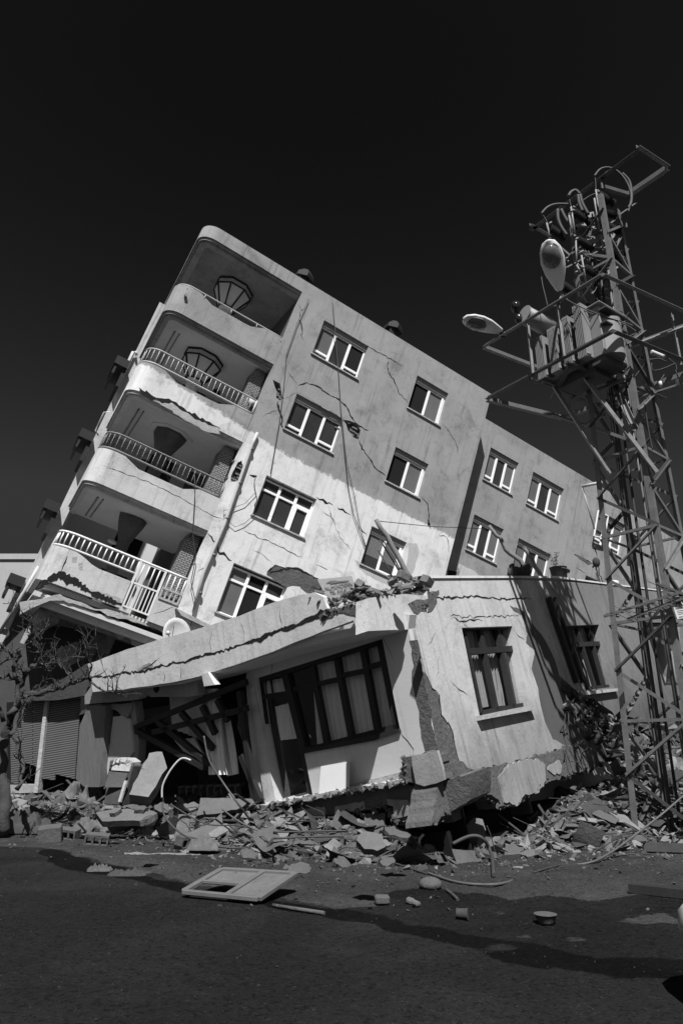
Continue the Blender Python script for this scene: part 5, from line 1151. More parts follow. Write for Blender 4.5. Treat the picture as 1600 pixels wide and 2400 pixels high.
for pts, a, b in (([(10, 1960), (14, 1880), (5, 1800), (8, 1740), (20, 1700), (40, 1650), (45, 1600), (35, 1560), (45, 1520)], .15, .06), ([(-60, 1650), (-20, 1720), (8, 1745)], .07, .12)):
    q, rs = limb(pts, a, b); trunk.tube(q, rs, 10)
trunk.build('trunk', 'bark', tree)
limbs = [([(38, 1650), (70, 1626), (100, 1622), (135, 1616), (170, 1600), (205, 1588), (215, 1600), (240, 1618), (272, 1618)], .1, .02), ([(45, 1610), (60, 1580), (85, 1560), (92, 1530), (75, 1500), (70, 1470)], .09, .03), ([(60, 1640), (45, 1660), (35, 1720), (55, 1800), (40, 1850)], .11, .05), ([(90, 1560), (130, 1555), (160, 1575), (168, 1592)], .05, .02), ([(40, 1560), (25, 1530), (0, 1510)], .07, .03), ([(92, 1530), (95, 1500), (75, 1465), (62, 1450)], .04, .012), ([(45, 1600), (20, 1585), (-20, 1590)], .06, .03), ([(205, 1590), (215, 1560), (200, 1530)], .035, .008), ([(135, 1616), (120, 1590), (105, 1560), (140, 1545)], .04, .012), ([(10, 1690), (-20, 1620), (-10, 1560), (20, 1540)], .08, .03)]
for pts, a, b in limbs:
    s = MB(); q, rs = limb(pts, a * .85, b, 14., 13.5); s.tube(q, rs, 8)
    for i in range(2, len(q)):
        for _ in range(2):
            if r.random() < .24: twig(s, q[i], V((r.uniform(-1, 1), r.uniform(-1, .6), r.uniform(-.2, 1.2))), r.uniform(.25, .6), .012 + rs[i] * .12, 2)
        if r.random() < .3: sphere(s, q[i] + V((r.gauss(0, .02), -.02, .02)), min(.07, rs[i] * 1.2), n=7, m=4)
    s.build('branch', 'bark', tree)

# ============================================================ things lying about
def settle(x, y, extra=0.):
    p = atz(x, y, .1)
    for _ in range(4): p = atz(x, y, max(0, hm(p.x, p.y)) + extra)
    return p
def rot_box(name, c, size, eul, m, label, cat, group=None, bevel=.01, parts=()):
    s = MB(); R3 = Euler(eul).to_matrix(); a, b, h = size
    s.add([V(c) + R3 @ V((x * a / 2, y * b / 2, z * h / 2)) for x in (-1, 1) for y in (-1, 1) for z in (-1, 1)], [(0, 1, 3, 2), (4, 6, 7, 5), (0, 4, 5, 1), (2, 3, 7, 6), (0, 2, 6, 4), (1, 5, 7, 3)])
    return s.build(name, m, None, label, cat, group, bevel=bevel)
# window sash lying on the street
c = [atz(430, 2090, .06), atz(520, 2038, .2), atz(692, 2048, .2), atz(606, 2107, .06)]
wt = thing('fallen_window', (c[0] + c[2]) / 2, 'white window frame lying flat on the street with one broken pane', 'window frame')
o_ = wt.location.copy(); c = [p - o_ for p in c]; up_n = V((0, 0, 1))
s = MB()
for i in range(4): s.beam(c[i], c[(i + 1) % 4], .07, .05)
m1_, m2_ = c[0] * .42 + c[3] * .58, c[1] * .42 + c[2] * .58; s.beam(m1_, m2_, .06, .05); s.beam(c[0] * .55 + c[1] * .45, m1_ * .55 + m2_ * .45, .04, .04); s.build('frame', 'winlay', wt, bevel=.008)
s = MB(); s.add([m1_, c[3], c[2], m2_, *[p - V((0, 0, .01)) for p in (m1_, c[3], c[2], m2_)]], [(0, 1, 2, 3), (7, 6, 5, 4)]); a_, b_ = c[0] * .5 + c[1] * .5, m1_ * .5 + m2_ * .5; s.build('pane', 'slab', wt)
s = MB(); s.add([a_, b_, m2_, c[1], *[p - V((0, 0, .01)) for p in (a_, b_, m2_, c[1])]], [(0, 1, 2, 3), (7, 6, 5, 4)]); s.build('pane', 'slab', wt)
# white board against the wall
s = MB(); q = [A.at(x, y, n) for x, y, n in ((746, 1868, -.28), (752, 1796, -.08), (820, 1784, -.08), (818, 1855, -.28))]; q = [A.M @ p for p in q]; d = V((0, .02, 0))
s.add(q + [p + d for p in q], [(0, 1, 2, 3), (7, 6, 5, 4), (0, 4, 5, 1), (1, 5, 6, 2), (2, 6, 7, 3), (3, 7, 4, 0)]); s.build('white_board', 'board', None, 'blank white board leaning on the wall under the dark street window', 'board')
# signboard on the annex roof edge
q = [A.at(x, y, -.3) for x, y in [(745, 1358), (826, 1350), (830, 1362), (832, 1380), (822, 1392), (802, 1394), (798, 1400), (771, 1403), (764, 1396)]]
sgn = thing('phone_sign', A.M @ q[8], 'bent faded white signboard with smeared letters and a phone number on the broken parapet', 'sign')
so_ = sgn.location.copy(); nv = A.M.to_3x3() @ V((0, 1, 0))
qw = [A.M @ p for p in q]
s = MB(); s.prism([(p.x, p.z) for p in q], lambda x, y, t: A.M @ V((x, t, y)) - so_, -.32, -.30); s.build('panel', 'board', sgn)
def text(body, size, p0, p1, par, org, m, name='lettering', shear=0., n_=None):
    cu = bpy.data.curves.new('t', 'FONT'); cu.body = body; cu.size = size; cu.extrude = .002; cu.shear = shear
    to = bpy.data.objects.new('t', cu); C.objects.link(to); bpy.context.view_layer.update()
    me = bpy.data.meshes.new_from_object(to.evaluated_get(bpy.context.evaluated_depsgraph_get())); bpy.data.objects.remove(to)
    xs = [v.co.x for v in me.vertices]; w_ = max(xs) - min(xs); x = (V(p1) - V(p0)); k = x.length / w_; x.normalize(); n = n_ or V((0, -1, 0)); y = n.cross(x).normalized(); z = x.cross(y)
    for v in me.vertices: v.co = V(p0) - org + x * (v.co.x - min(xs)) * k + y * v.co.y * k + z * v.co.z
    me.materials.append(M[m]); ob = bpy.data.objects.new(name, me); C.objects.link(ob); ob.parent = par; return ob
nn = A.M.to_3x3() @ V((0, -1, 0))
pa = lambda x, y, n=-.328: A.M @ A.at(x, y, n)
text('TEL. 512 87 78', .1, pa(773, 1392), pa(825, 1385), sgn, so_, 'ink', n_=nn); text('NUMENUKAN', .1, pa(762, 1383), pa(826, 1372), sgn, so_, 'inkg', n_=nn)
s = MB(); r = random.Random(4)
for i in range(9): x = r.uniform(762, 800); y = 1362 + r.random() * 8; s.beam(pa(x, y) - so_, pa(x + r.uniform(14, 28), y - r.uniform(1, 4)) - so_, .012, .003, up=nn)
s.build('smear', 'inkg', sgn)
# bricks and mortar broken along the parapet
r = random.Random(31); s = MB()
def heap(s, pts, n, sz, nlo=-.75, nhi=-.2, mi=(0, 0, 1)):
    for _ in range(n):
        i = r.randrange(len(pts)); x, y = pts[i]; q = A.M @ A.at(x + r.uniform(-7, 7), y + r.uniform(-5, 5), r.uniform(nlo, nhi)); k = sz * r.uniform(.5, 1.3)
        chunk(s, q, (k * 1.8, k, k * .7), rrot(r, .6), r, r.choice(mi))
heap(s, [(735, 1395), (748, 1385), (758, 1405), (765, 1420), (780, 1418), (800, 1405), (820, 1395), (835, 1385), (850, 1378), (860, 1385), (870, 1392), (885, 1395), (845, 1395), (855, 1400), (830, 1402)], 170, .09)
def heap2(s, pts, n, sz):
    for _ in range(n):
        x, y = pts[r.randrange(len(pts))]; q = A.M @ A.at(x + r.uniform(-7, 7), y + r.uniform(-5, 5), r.uniform(-.7, -.02), 0); k = sz * r.uniform(.5, 1.3); chunk(s, q, (k * 1.8, k, k * .7), rrot(r, .6), r, r.choice((0, 0, 1)))
heap2(s, [(915, 1392), (930, 1375), (925, 1360), (945, 1355), (950, 1375), (960, 1390), (970, 1365), (985, 1360), (995, 1362), (990, 1380), (1000, 1392), (940, 1392), (975, 1392), (905, 1396), (1008, 1395)], 190, .1)
s.build('broken_masonry', ['brickr', 'conc'], None, 'ragged heap of broken brick and mortar along the gap in the annex parapet', 'rubble', kind='stuff')
for i, (x, y) in enumerate([(878, 1390), (945, 1350), (1000, 1362), (842, 1372)]):
    rot_box('loose_brick', A.M @ A.at(x, y, -.5), (.2, .14, .13), (.2 * i, .3, .5 * i), 'brickr', 'loose brick on the parapet, ' + ('at the left end of the right heap', 'on top of the right heap', 'at the right end of the heap', 'beside the phone sign')[i], 'brick', 'bricks on the parapet', bevel=.012)
# timber poles and rods standing out of it
def yp(x, y, back=.2): return (A.M @ A.at(x, y, -back, 0)).y
def pole(name, a, b, Ya, Yb, r0, r1, m, label, cat, group=None, fr=None, wob=.02):
    p, q = aty(*a, Ya), aty(*b, Yb); s = MB(); n = 7; rr_ = random.Random(int(a[0])); pts = [p * (1 - i / n) + q * (i / n) + V((rr_.gauss(0, wob), 0, rr_.gauss(0, wob))) * (0 < i < n) for i in range(n + 1)]
    s.tube(pts, [r0 + (r1 - r0) * i / n for i in range(n + 1)], 8); return s.build(name, m, None, label, cat, group)
pole('timber_pole', (966, 1362), (881, 1218), yp(966, 1362), yp(966, 1362), .055, .045, 'woodl', 'straight timber pole leaning left in front of the blinded window', 'pole')
pole('timber_pole', (1238, 1355), (1145, 1232), yp(1238, 1355), yp(1238, 1355), .07, .045, 'woodl', 'gnarled timber pole leaning left over the annex parapet', 'pole', wob=.05)
pole('timber_pole', (1275, 1360), (1225, 1282), yp(1275, 1360), yp(1275, 1360), .06, .05, 'woodl', 'short timber pole before the lower wing window', 'pole')
s = MB()
for a, b in (((924, 1365), (886, 1290)), ((958, 1385), (890, 1265)), ((948, 1360), (900, 1270)), ((975, 1392), (938, 1330)), ((920, 1362), (909, 1348))): Y_ = yp(*a); s.tube([aty(*a, Y_), aty((a[0] + b[0]) / 2 + 3, (a[1] + b[1]) / 2, Y_), aty(*b, Y_)], .014, 6)
s.build('reinforcing_bars', 'cable', None, 'bent bars sticking up from the heap of brick beside the leaning pole', 'rebar')
for i, (a, b) in enumerate((((1405, 1365), (1393, 1325)), ((1413, 1368), (1397, 1318)), ((1425, 1370), (1415, 1315)), ((1431, 1368), (1416, 1316)), ((1400, 1366), (1396, 1330)))):
    pole('reinforcing_bar', a, b, yp(*a), yp(*a), .018, .015, 'cable', ('leftmost', 'tallest leaning', 'straight', 'rightmost', 'shortest')[i] + ' of the five thin bars standing on the side parapet left of the tower', 'rebar', 'bars on the side parapet')
r = random.Random(8); s = MB()
for i in range(26): x = 1190 + r.random() * 45; Y_ = yp(x, 1354, .1 + r.random() * .3); s.tube([aty(x, 1354, Y_), aty(x + r.uniform(-4, 12), 1320 + r.random() * 22, Y_)], .05 * r.uniform(.4, 1), 6)
s.v += []; sphere(s, A.M @ A.at(1212, 1346, -.25, 0), .26, .2, .16, n=9, m=6)
s.build('bundled_rags', 'clothd', None, 'dark bundle of rags and sticks on the annex parapet below the wing windows', 'bundle')
s = MB(); sphere(s, aty(1396, 1318, yp(1400, 1366)),   .13, .12, .17, n=8, m=5); s.tube([aty(1396, 1318, yp(1400, 1366)), aty(1388, 1330, yp(1400, 1366))], .03); s.build('rag', 'clothd', None, 'small dark rag tied on top of the thin bars', 'rag')
# flower pot
p = A.M @ A.at(1310, 1362, -.28, 0); pt = thing('flower_pot', p, 'rusty drum used as a flower pot with a dried plant on the annex parapet', 'flower pot')
s = MB(); s.tube([(.02, 0, 0), (0, 0, .38), (0, 0, .385)], [.2, .235, .25], 16); s.tube([(.08, 0, .3), (.09, 0, .34)], .24, 16); s.build('drum', 'pot', pt)
s = MB(); r = random.Random(2)
for i in range(7):
    d = V((r.uniform(-.7, .3), r.uniform(-.3, .3), 1)); q = [V((-.08, 0, .38)) + d * (.1 * k) * 1. + V((r.gauss(0, .015), 0, 0)) for k in range(5)]; s.tube(q, .005, 4)
    for k in range(1, 5):
        for _ in range(3): c_ = q[k]; d2 = V((r.uniform(-1, 1), r.uniform(-1, 1), r.uniform(-.3, .6))) * .05; s.add([c_, c_ + d2 + V((0, 0, .012)), c_ + d2 * 1.6, c_ + d2 - V((0, 0, .012))], [(0, 1, 2, 3)])
s.build('plant', 'leaf', pt)
s = MB(); s.tube([aty(1438, 1374, yp(1440, 1374)), aty(1438, 1362, yp(1440, 1374))], .15, 12); s.build('plastic_tub', 'dish', None, 'small white tub on the side parapet next to the tower leg', 'tub')
s = MB(); s.tube([aty(1392, 1240, 23.6), aty(1363, 1140, 23.2)], .03, 6); s.tube([aty(1363, 1140, 23.2), aty(1410, 1130, 22.8)], .055, 8); s.build('bent_pipe', 'rail', None, 'thin bent metal pipe standing against the far right wing wall', 'pipe')
wire('cable', W0, [aty(884, 1221, yp(966, 1362)), aty(1010, 1234, (yp(966, 1362) + yp(1238, 1355)) / 2), aty(1147, 1240, yp(1238, 1355))], .008, 'cable', 'taut dark wire from the tall pole to the gnarled pole', 'cable')
# hood over the roof: rooftop antenna stubs
# ---- heap left of the tower: dangling bricks below the far annex window
s = MB(); r = random.Random(77)
for _ in range(420):
    t = r.random(); x = 1325 + 165 * t + r.uniform(-12, 25); y = 1640 + 110 * t ** .7 + r.uniform(-35, 60)
    q = A.M @ A.at(x, y, r.uniform(-.5, .12), 0); k = r.uniform(.05, .17); chunk(s, q, (k * 1.6, k * 1.1, k * .8), rrot(r, 1), r, r.choice((0, 1, 1, 2)))
for _ in range(500):
    x = r.uniform(1440, 1660); y = 1700 + r.random() * 260; q = aty(x, y, 17 - (y - 1700) * .012); k = r.uniform(.06, .25); chunk(s, q, (k * 1.6, k * 1.1, k * .8), rrot(r, 1), r, r.choice((0, 1, 2, 2)))
s.build('side_rubble', ['rub', 'rubl', 'rubd'], None, kind='stuff')
r = random.Random(12)
for _ in range(14):
    s = MB(); x = r.uniform(1320, 1420); y = r.uniform(1640, 1760); q = A.M @ A.at(x, y, .15, 0); s.tube([q, q + V((r.uniform(-.2, .2), -.1, r.uniform(-.3, -.1))), q + V((r.uniform(-.3, .3), -.1, r.uniform(-.7, -.3)))], .012, 5)
    s.build('torn_wire', 'cable', None, 'torn wire dangling below the second dark side window', 'wire', 'torn wires under the side window')
s = MB(); s.box(4.6, 9.4, 15.2, 15.4, -.1, .8); 
# ---- rubble front, left to right
def cloth_heap(name, x, y, w_, d_, h, m, label, cat, seed, eul=(0, 0, 0), k=34):
    c = settle(x, y); s = MB(); R3 = Euler(eul).to_matrix(); vs = []
    for j in range(k + 1):
        for i in range(k + 1):
            u, v = i / k * 2 - 1, j / k * 2 - 1; f = max(0, 1 - (u * u) ** 1.5) * max(0, 1 - (v * v) ** 1.5)
            z = h * .62 * f ** .45 * (1 + .7 * nz3(u * 2 + seed, v * 2)) + h * .5 * nz3(u * 4 + seed, v * 2.2, 2) * f + h * .3 * nz3(u * 9 + v * 3 + seed, v * 4, 6) * f; vs.append(c + R3 @ V((u * w_ / 2 * (1 + .2 * nz3(v * 2, seed)), v * d_ / 2 * (1 + .2 * nz3(u * 2, seed, 3)), z - .03)))
    s.add(vs, [(j * (k + 1) + i, j * (k + 1) + i + 1, (j + 1) * (k + 1) + i + 1, (j + 1) * (k + 1) + i) for j in range(k) for i in range(k)], 0, True); return s.build(name, m, None, label, cat)
cloth_heap('tarpaulin', 120, 1875, 1.5, 1.2, .75, 'clothl', 'pale crumpled sheet heaped below the roller shutters', 'tarpaulin', 1, (.25, -.1, .3))
cloth_heap('tarpaulin', 200, 1880, 1.0, .8, .55, 'cloth', 'grey folded sheet right of the pale crumpled one', 'tarpaulin', 5, (.3, .3, -.2))
cloth_heap('rag_pile', 50, 1945, 1.1, .7, .42, 'clothd', 'dark tangled pile of clothes at the foot of the bare tree', 'clothes', 3)
cloth_heap('rolled_quilt', 222, 1948, .95, .45, .32, 'cloth', 'grey rolled quilt with folds lying on the kerb of rubble', 'quilt', 8)
cloth_heap('plastic_bag', 235, 2040, .35, .2, .12, 'rub', 'small crumpled pale bag on the street left of the fallen window', 'bag', 11)
cloth_heap('mud_pile', 300, 2050, .55, .25, .12, 'clothd', 'dark crumpled sheet on the wet edge of the street', 'sheet', 14)
cloth_heap('cement_bag', 345, 1955, .5, .4, .22, 'clothl', 'torn pale bag in front of the corrugated sheet', 'bag', 17)
cloth_heap('mattress', 530, 1965, .75, .45, .26, 'clothl', 'dirty pale cushion lying among the cables', 'cushion', 21, (.2, .15, .2))
cloth_heap('sack', 478, 1985, .5, .35, .22, 'cloth', 'ribbed dark sack under the dirty cushion', 'sack', 24)
def hollow(x, y, rz, label):
    c = settle(x, y, .08); R3 = Euler((.15, .1, rz)).to_matrix(); s = MB(); L_, D_, H_ = .4, .19, .19; hs_ = [[(a, -.055), (a + .09, -.055), (a + .09, .055), (a, .055)] for a in (-.17, -.045, .08)]
    s.prism([(-L_ / 2, -H_ / 2), (L_ / 2, -H_ / 2), (L_ / 2, H_ / 2), (-L_ / 2, H_ / 2)], lambda X, Y, t: c + R3 @ V((X, t, Y)), -D_ / 2, D_ / 2, hs_); s.build('hollow_block', 'rub', None, label, 'concrete block', 'hollow blocks in the rubble')
hollow(228, 1968, .2, 'hollow concrete block in front of the rolled quilt'); hollow(618, 1942, -.3, 'hollow concrete block left of the corrugated shutter'); hollow(440, 1975, .9, 'hollow concrete block beside the ribbed dark sack'); hollow(160, 1955, -.2, 'hollow concrete block left of the rolled quilt')
rot_box('rubble_block', settle(118, 1955, .12), (.4, .3, .28), (.1, -.1, .3), 'rub', 'squarish block of pale masonry beside the pile of clothes', 'masonry block', bevel=.02)
# corrugated sheet, bent
s = MB(); cc = settle(335, 1925, .05); vs = []; nx, ny = 90, 8
for j in range(ny + 1):
    for i in range(nx + 1):
        u, v = i / nx, j / ny; vs.append(cc + V((-.75 + 1.5 * u + v * .25, v * .6 - .3 + .15 * u, .42 * sin(pi * min(1, u * 1.15)) * (1 - .5 * u) * (.5 + v * .6) + .022 * sin(i * 1.26) - .0)))
s.add(vs, [(j * (nx + 1) + i, j * (nx + 1) + i + 1, (j + 1) * (nx + 1) + i + 1, (j + 1) * (nx + 1) + i) for j in range(ny) for i in range(nx)]); s.build('corrugated_sheet', 'corr', None, 'bent sheet of shiny corrugated metal on the rubble', 'metal sheet')
# armchair-like cabinet and leaning slab
cb_ = thing('broken_cabinet', settle(272, 1900), 'tilted cabinet with a pale top and grey cloth front before the broken partition', 'cabinet')
co_ = cb_.location.copy(); q = [aty(x, y, Y) - co_ for x, y, Y in ((243, 1885, 14.2), (287, 1888, 14.0), (312, 1795, 14.3), (258, 1782, 14.6))]
s = MB(); bk_ = V((.15, .5, 0)); s.add(q + [p + bk_ for p in q], [(0, 1, 2, 3), (7, 6, 5, 4), (0, 4, 5, 1), (1, 5, 6, 2), (2, 6, 7, 3), (3, 7, 4, 0)]); s.build('carcass', 'clothd', cb_, bevel=.015)
s = MB(); a = [aty(x, y, Y) - co_ for x, y, Y in ((261, 1805, 14.4), (303, 1808, 14.25), (309, 1788, 14.3), (296, 1779, 14.4), (268, 1778, 14.5))]; s.add(a + [p + V((.1, .3, .02)) for p in a], [(0, 1, 2, 3, 4), (9, 8, 7, 6, 5)] + [(i, (i + 1) % 5, 5 + (i + 1) % 5, 5 + i) for i in range(5)]); s.build('top_panel', 'concl', cb_)
s = MB(); a = [aty(x, y, 14.15) - co_ for x, y in ((246, 1845), (288, 1845), (300, 1812), (256, 1808))]; s.add(a + [p + V((0, .03, 0)) for p in a], [(0, 1, 2, 3), (7, 6, 5, 4), (0, 4, 5, 1), (1, 5, 6, 2), (2, 6, 7, 3), (3, 7, 4, 0)]); s.build('cloth_front', 'cloth', cb_)
s = MB(); s.beam(aty(281, 1880, 13.95) - co_, aty(296, 1830, 14.05) - co_, .06, .04); s.build('leg', 'concl', cb_)
def slab(name, px, Y0, Y1, th, m, m2, label, cat, group=None, seed=1):
    n = len(px); ys = [p[1] for p in px]; y0, y1 = min(ys), max(ys); s = MB(); P_ = [aty(x, y, Y0 + (Y1 - Y0) * (y1 - y) / max(1, y1 - y0)) for x, y in jag(px, 1.2, 14, True, seed)]; nvec = (P_[len(P_) // 3] - P_[0]).cross(P_[2 * len(P_) // 3] - P_[0]).normalized(); nvec = nvec if nvec.y > 0 else -nvec
    cen = sum(P_, V()) / len(P_); k = len(P_); tri = tessellate_polygon([[V((p.x, p.z, 0)) for p in P_]]); B2 = [p + nvec * th for p in P_]
    s.add(P_ + B2, [t for t in tri] + [tuple(k + i for i in reversed(t)) for t in tri], 0); s.add(P_ + B2, [(i, (i + 1) % k, k + (i + 1) % k, k + i) for i in range(k)], 1)
    return s.build(name, [m, m2], None, label, cat, group)
slab('leaning_slab', [(303, 1862), (348, 1868), (392, 1800), (380, 1762), (350, 1765), (330, 1805)], 13.8, 14.8, .22, 'rubl', 'conc', 'thick slab of painted wall leaning back into the dark room', 'wall slab', seed=3)
slab('wall_fragment', [(470, 1870), (460, 1912), (520, 1905), (600, 1885), (590, 1872)], 13.2, 13.4, .1, 'slab', 'conc', 'long flat fragment of floor edge under the hanging curtains', 'wall fragment', seed=4)
slab('wall_fragment', [(225, 1905), (300, 1895), (370, 1902), (360, 1922), (240, 1925)], 13.6, 13.9, .12, 'slab', 'conc', 'long flat fragment of wall above the corrugated sheet', 'wall fragment', seed=5)
slab('wall_fragment', [(765, 2008), (790, 1995), (850, 2005), (858, 2035), (820, 2052), (780, 2035)], 11.3, 11.8, .08, 'rub', 'conc', 'wide dark slab lying right of the fallen window frame', 'wall fragment', seed=6)
slab('wall_fragment', [(615, 2018), (655, 1992), (692, 1990), (690, 2010), (665, 2022)], 11.6, 12.2, .06, 'slab', 'conc', 'pale flat piece of wall just behind the fallen window frame', 'wall fragment', seed=7)
slab('masonry_lump', [(1092, 1935), (1110, 1915), (1130, 1920), (1138, 1945), (1120, 1958), (1095, 1955)], 11.9, 12.2, .25, 'slab', 'conc', 'rough round lump of masonry under the exposed concrete corner', 'masonry lump', seed=8)
slab('timber_plank', [(405, 2010), (520, 1932), (532, 1930), (540, 1942), (430, 2008)], 12.0, 12.9, .03, 'woodl', 'woodl', 'grey plank lying aslant across the printed box', 'plank', seed=9)
slab('timber_plank', [(292, 1998), (470, 1998), (470, 2003), (292, 2002)], 11.9, 12.0, .04, 'woodl', 'woodl', 'thin plank lying along the street edge of the rubble', 'plank', seed=10)
slab('plastic_chair_back', [(428, 1960), (500, 1925), (520, 1905), (522, 1930), (505, 1950), (430, 1985)], 12.6, 13.0, .03, 'cloth', 'cloth', 'curved grey panel jammed in the rubble beside the printed box', 'panel', seed=11)
q = settle(438, 1948, .18); bx = rot_box('printed_box', q, (.32, .3, .52), (-.1, .08, -.1), 'rubl', 'pale box with dark printed letters half hidden by a plank', 'box')
text('BORU', .1, (q.x + .07, q.y - .17, q.z + .2), (q.x + .05, q.y - .19, q.z - .2), bx, bx.location, 'ink', n_=V((0, -1, 0)))
s = MB(); pa_ = V((q.x - .07, q.y - .185, q.z - .08)) - bx.location; s.tube([pa_ + V((.05 * cos(a), 0, .05 * sin(a))) for a in [i * pi / 5 for i in range(10)]], .007, 5); s.build('emblem', 'ink', bx)
# cables in the heap
def hose(pts, Y, r_, m, label, cat='cable', group=None):
    P_ = [aty(x, y, Y + (i / (len(pts) - 1)) * 0) if isinstance(Y, (int, float)) else aty(x, y, Y[i]) for i, (x, y) in enumerate(pts)]; out = []
    P_ = [p if p.z > hm(p.x, p.y) + r_ * .5 else settle(*pts[i], r_ * 1.2) for i, p in enumerate(P_)]
    for i in range(len(P_) - 1):
        p0, p1, p2, p3 = P_[max(i - 1, 0)], P_[i], P_[i + 1], P_[min(i + 2, len(P_) - 1)]
        for k in range(7): t = k / 7; out.append(.5 * ((2 * p1) + (p2 - p0) * t + (2 * p0 - 5 * p1 + 4 * p2 - p3) * t * t + (3 * p1 - p0 - 3 * p2 + p3) * t ** 3))
    out.append(P_[-1]); s = MB(); s.tube(out, r_, 7); return s.build('cable' if cat == 'cable' else cat.replace(' ', '_'), m, None, label, cat, group)
hose([(380, 1870), (382, 1840), (400, 1805), (425, 1778), (448, 1782)], 12.6, .017, 'rail', 'pale bent pipe standing up from the rubble before the dark room', 'pipe')
hose([(478, 1725), (490, 1780), (520, 1830), (570, 1900), (620, 1965), (645, 1995)], [12.4] * 5 + [12.2], .016, 'cablel', 'pale cable falling from the white curtain to the rubble')
hose([(382, 1870), (385, 1910), (420, 1950), (480, 1978), (560, 1988), (640, 1985), (760, 1968), (800, 1955)], [12.7, 12.5, 12.3, 12.1, 12, 12, 12, 12.1], .016, 'cable', 'dark cable sagging over the whole front of the rubble')
hose([(400, 1885), (480, 1930), (560, 1935), (620, 1950), (645, 1958)], 12.4, .012, 'cable', 'thin cable crossing above the dirty cushion')
hose([(520, 1896), (560, 1925), (620, 1955), (648, 1968)], 12.2, .014, 'cablel', 'short pale cable above the hollow block')
hose([(640, 1950), (760, 1948), (860, 1945), (900, 1935), (950, 1945)], 11.9, .014, 'cable', 'slack cable lying under the corrugated shutter')
hose([(640, 1965), (780, 1960), (900, 1962), (1010, 1963), (1060, 1960)], 11.7, .016, 'cable', 'lower slack cable running below the concrete corner')
hose([(1000, 2045), (1060, 2065), (1120, 2073), (1180, 2070), (1240, 2050), (1290, 2035), (1380, 2022), (1430, 1998), (1490, 1955), (1560, 1900), (1640, 1830)], [11, 10.6, 10.4, 10.4, 10.7, 11, 11.0, 11.4, 11.8, 12.0, 12.2], .017, 'cablel', 'long pale hose sweeping from the rubble up to the tower', 'hose')
hose([(880, 2050), (890, 2010), (925, 1990), (890, 2010), (930, 2025), (990, 2045), (1000, 2048)], 11.2, .014, 'cable', 'black cable curling out of the rubble near its middle')
hose([(1060, 1978), (1100, 1960), (1130, 1965), (1150, 2000), (1156, 2050)], 11.3, .028, 'cable', 'thick grey pipe arched over the rubble below the corner', 'pipe')
hose([(1140, 1935), (1150, 1960), (1160, 2000)], 11.9, .008, 'cable', 'thin wires hanging below the corner of the annex')
hose([(1250, 2045), (1300, 2030), (1370, 2015), (1500, 2000), (1540, 2010)], 11.5, .01, 'cable', 'thin dark wire on the ground towards the tower foot')
hose([(985, 1990), (982, 1970), (992, 1955)], 11.4, .02, 'dish', 'short white strip hanging beside the thick grey pipe', 'strip')
# small things on the street
p = atz(1085, 2155, 0); s = MB(); R3 = Euler((pi / 2, 0, 1.2)).to_matrix(); s.tube([p + V((0, 0, .05)) + R3 @ V((0, 0, t)) for t in (-.06, -.05, .04, .05)], [.05, .043, .05, .054], 14); s.build('paper_cup', 'clothd', None, 'dark cup lying on its side on the wet ground', 'cup')
p = atz(1279, 2165, 0); s = MB(); s.tube([p, p + V((0, .0, .02)), p + V((0, 0, .08)), p + V((0, 0, .084))], [.07, .08, .105, .11], 16); s.build('plastic_bowl', 'rub', None, 'grey plastic bowl standing on the wet ground right of the cup', 'bowl')
p = settle(1008, 2072, .05); s = MB(); sphere(s, p, .14, .12, .08, 14, 8); s.build('safety_helmet', 'rub', None, 'smooth rounded shell lying at the rubble edge near the hose', 'helmet')
p = atz(968, 2112, .03); 
for i, (x, y) in enumerate(((962, 2112), (975, 2118))): rot_box('pebble', atz(x, y, .03), (.1, .08, .06), (.2, .3, i), 'slab', ('left', 'right')[i] + ' one of the two pale stones on the edge of the wet ground', 'stone', 'pale stones on the wet ground', bevel=.02)
hose([(1045, 2085), (1058, 2095), (1072, 2108)], [10.2, 10., 9.8], .018, 'bark', 'short dark branch stub lying below the hose', 'branch')
s = MB(); a, b = atz(1475, 2080, .05), atz(1640, 2098, .05); s.beam(a, b, .14, .09); s.build('timber_beam', 'wood', None, 'dark timber beam lying on the ground at the right edge', 'beam')
s = MB(); a, b = aty(1506, 1984, 12.1), aty(1680, 1990, 11.9); s.beam(a, b, .06, .13); s.build('steel_channel', 'steeld', None, 'dark steel channel lying across the foot of the tower', 'channel')
s = MB(); s.tube([atz(640, 2122, .02), atz(760, 2140, .02)], .02, 6); s.build('stick', 'rub', None, 'thin stick on the street below the fallen window frame', 'stick')
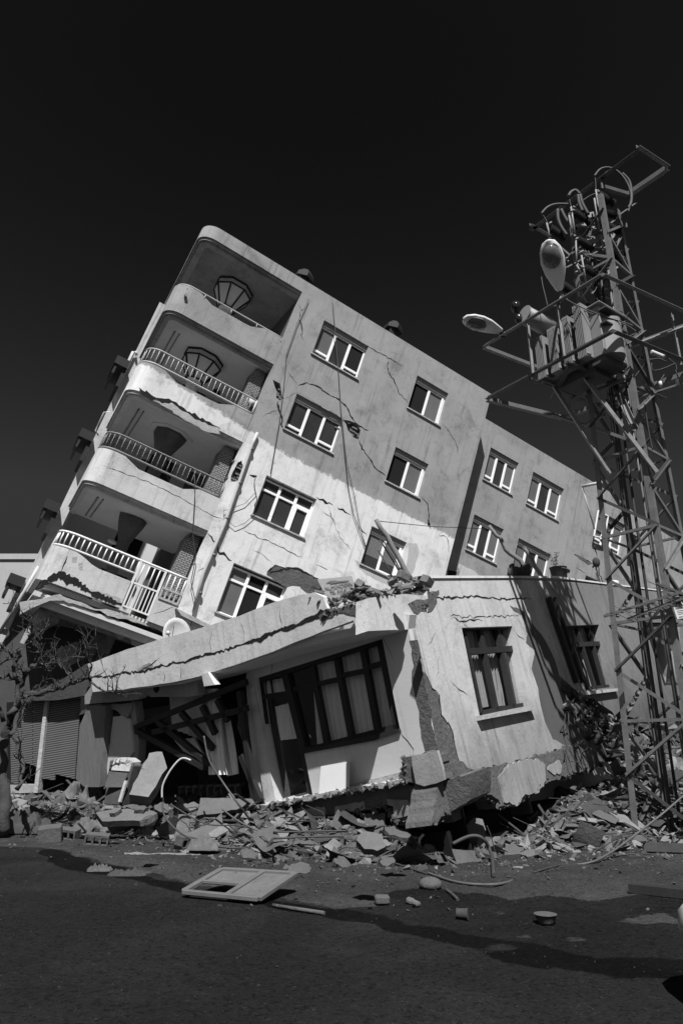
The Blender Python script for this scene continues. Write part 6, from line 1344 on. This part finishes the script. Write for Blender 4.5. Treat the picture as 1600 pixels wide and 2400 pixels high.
rot_box('brick_piece', atz(895, 2108, .05), (.16, .1, .08), (.1, 0, .1), 'rub', 'loose brick piece on the dusty ground left of the cup', 'brick', bevel=.015)
# ---- parked car, only its corner reaches the picture
car = thing('parked_car', V((4.305, 4.72, 0)), 'pale car whose rounded bumper just enters at the lower right edge', 'car')
def carsec(x, hw, z0, z1, k=3): return None
s = MB(); n = 12; secs = [(-2.02, .55, .30, .50), (-1.98, .68, .2, .60), (-1.85, .78, .17, .68), (-1.6, .84, .16, .74), (-1., .86, .16, .86), (0, .87, .16, .90), (1.2, .86, .16, .92), (1.8, .8, .18, .88), (2.0, .66, .25, .8)]
vs = []
for x, hw, z0_, z1_ in secs:
    rr = .12
    for i in range(16):
        a = 2 * pi * i / 16; cx_, sz_ = cos(a), sin(a); e = .45; vs.append((x, hw * math.copysign(abs(cx_) ** e, cx_), (z0_ + z1_) / 2 + (z1_ - z0_) / 2 * math.copysign(abs(sz_) ** e, sz_)))
s.add(vs, [(j * 16 + i, j * 16 + (i + 1) % 16, (j + 1) * 16 + (i + 1) % 16, (j + 1) * 16 + i) for j in range(len(secs) - 1) for i in range(16)] + [tuple(reversed(range(16))), tuple(len(vs) - 16 + i for i in range(16))], 0, True); s.build('body', 'car', car)
s = MB(); cab = [(-.9, .7, .88), (-.3, .62, 1.38), (.9, .62, 1.4), (1.5, .7, .9)]; s.add([(x, y * w_, z) for x, w_, z in cab for y in (-1, 1)], [(0, 1, 3, 2), (2, 3, 5, 4), (4, 5, 7, 6), (0, 2, 4, 6), (1, 7, 5, 3), (0, 6, 7, 1)]); s.build('cabin', 'glass', car)
for x in (-1.3, 1.3):
    for y in (-.78, .78): s = MB(); s.tube([(x, y - .1, .31), (x, y + .1, .31)], .31, 20); wo_ = s.build('wheel', 'tyre', car); s = MB(); s.tube([(x, y - .105, .31), (x, y + .105, .31)], .19, 16); s.build('rim', 'steel', wo_)
for y in (-.6, .6): s = MB(); sphere(s, (-1.96, y * .75, .52), .04, .12, .06); s.build('headlight', 'lampg', car)

for o in list(C.objects):
    if o.parent is None and o.get('category') and not o.get('kind'): o['kind'] = 'thing'
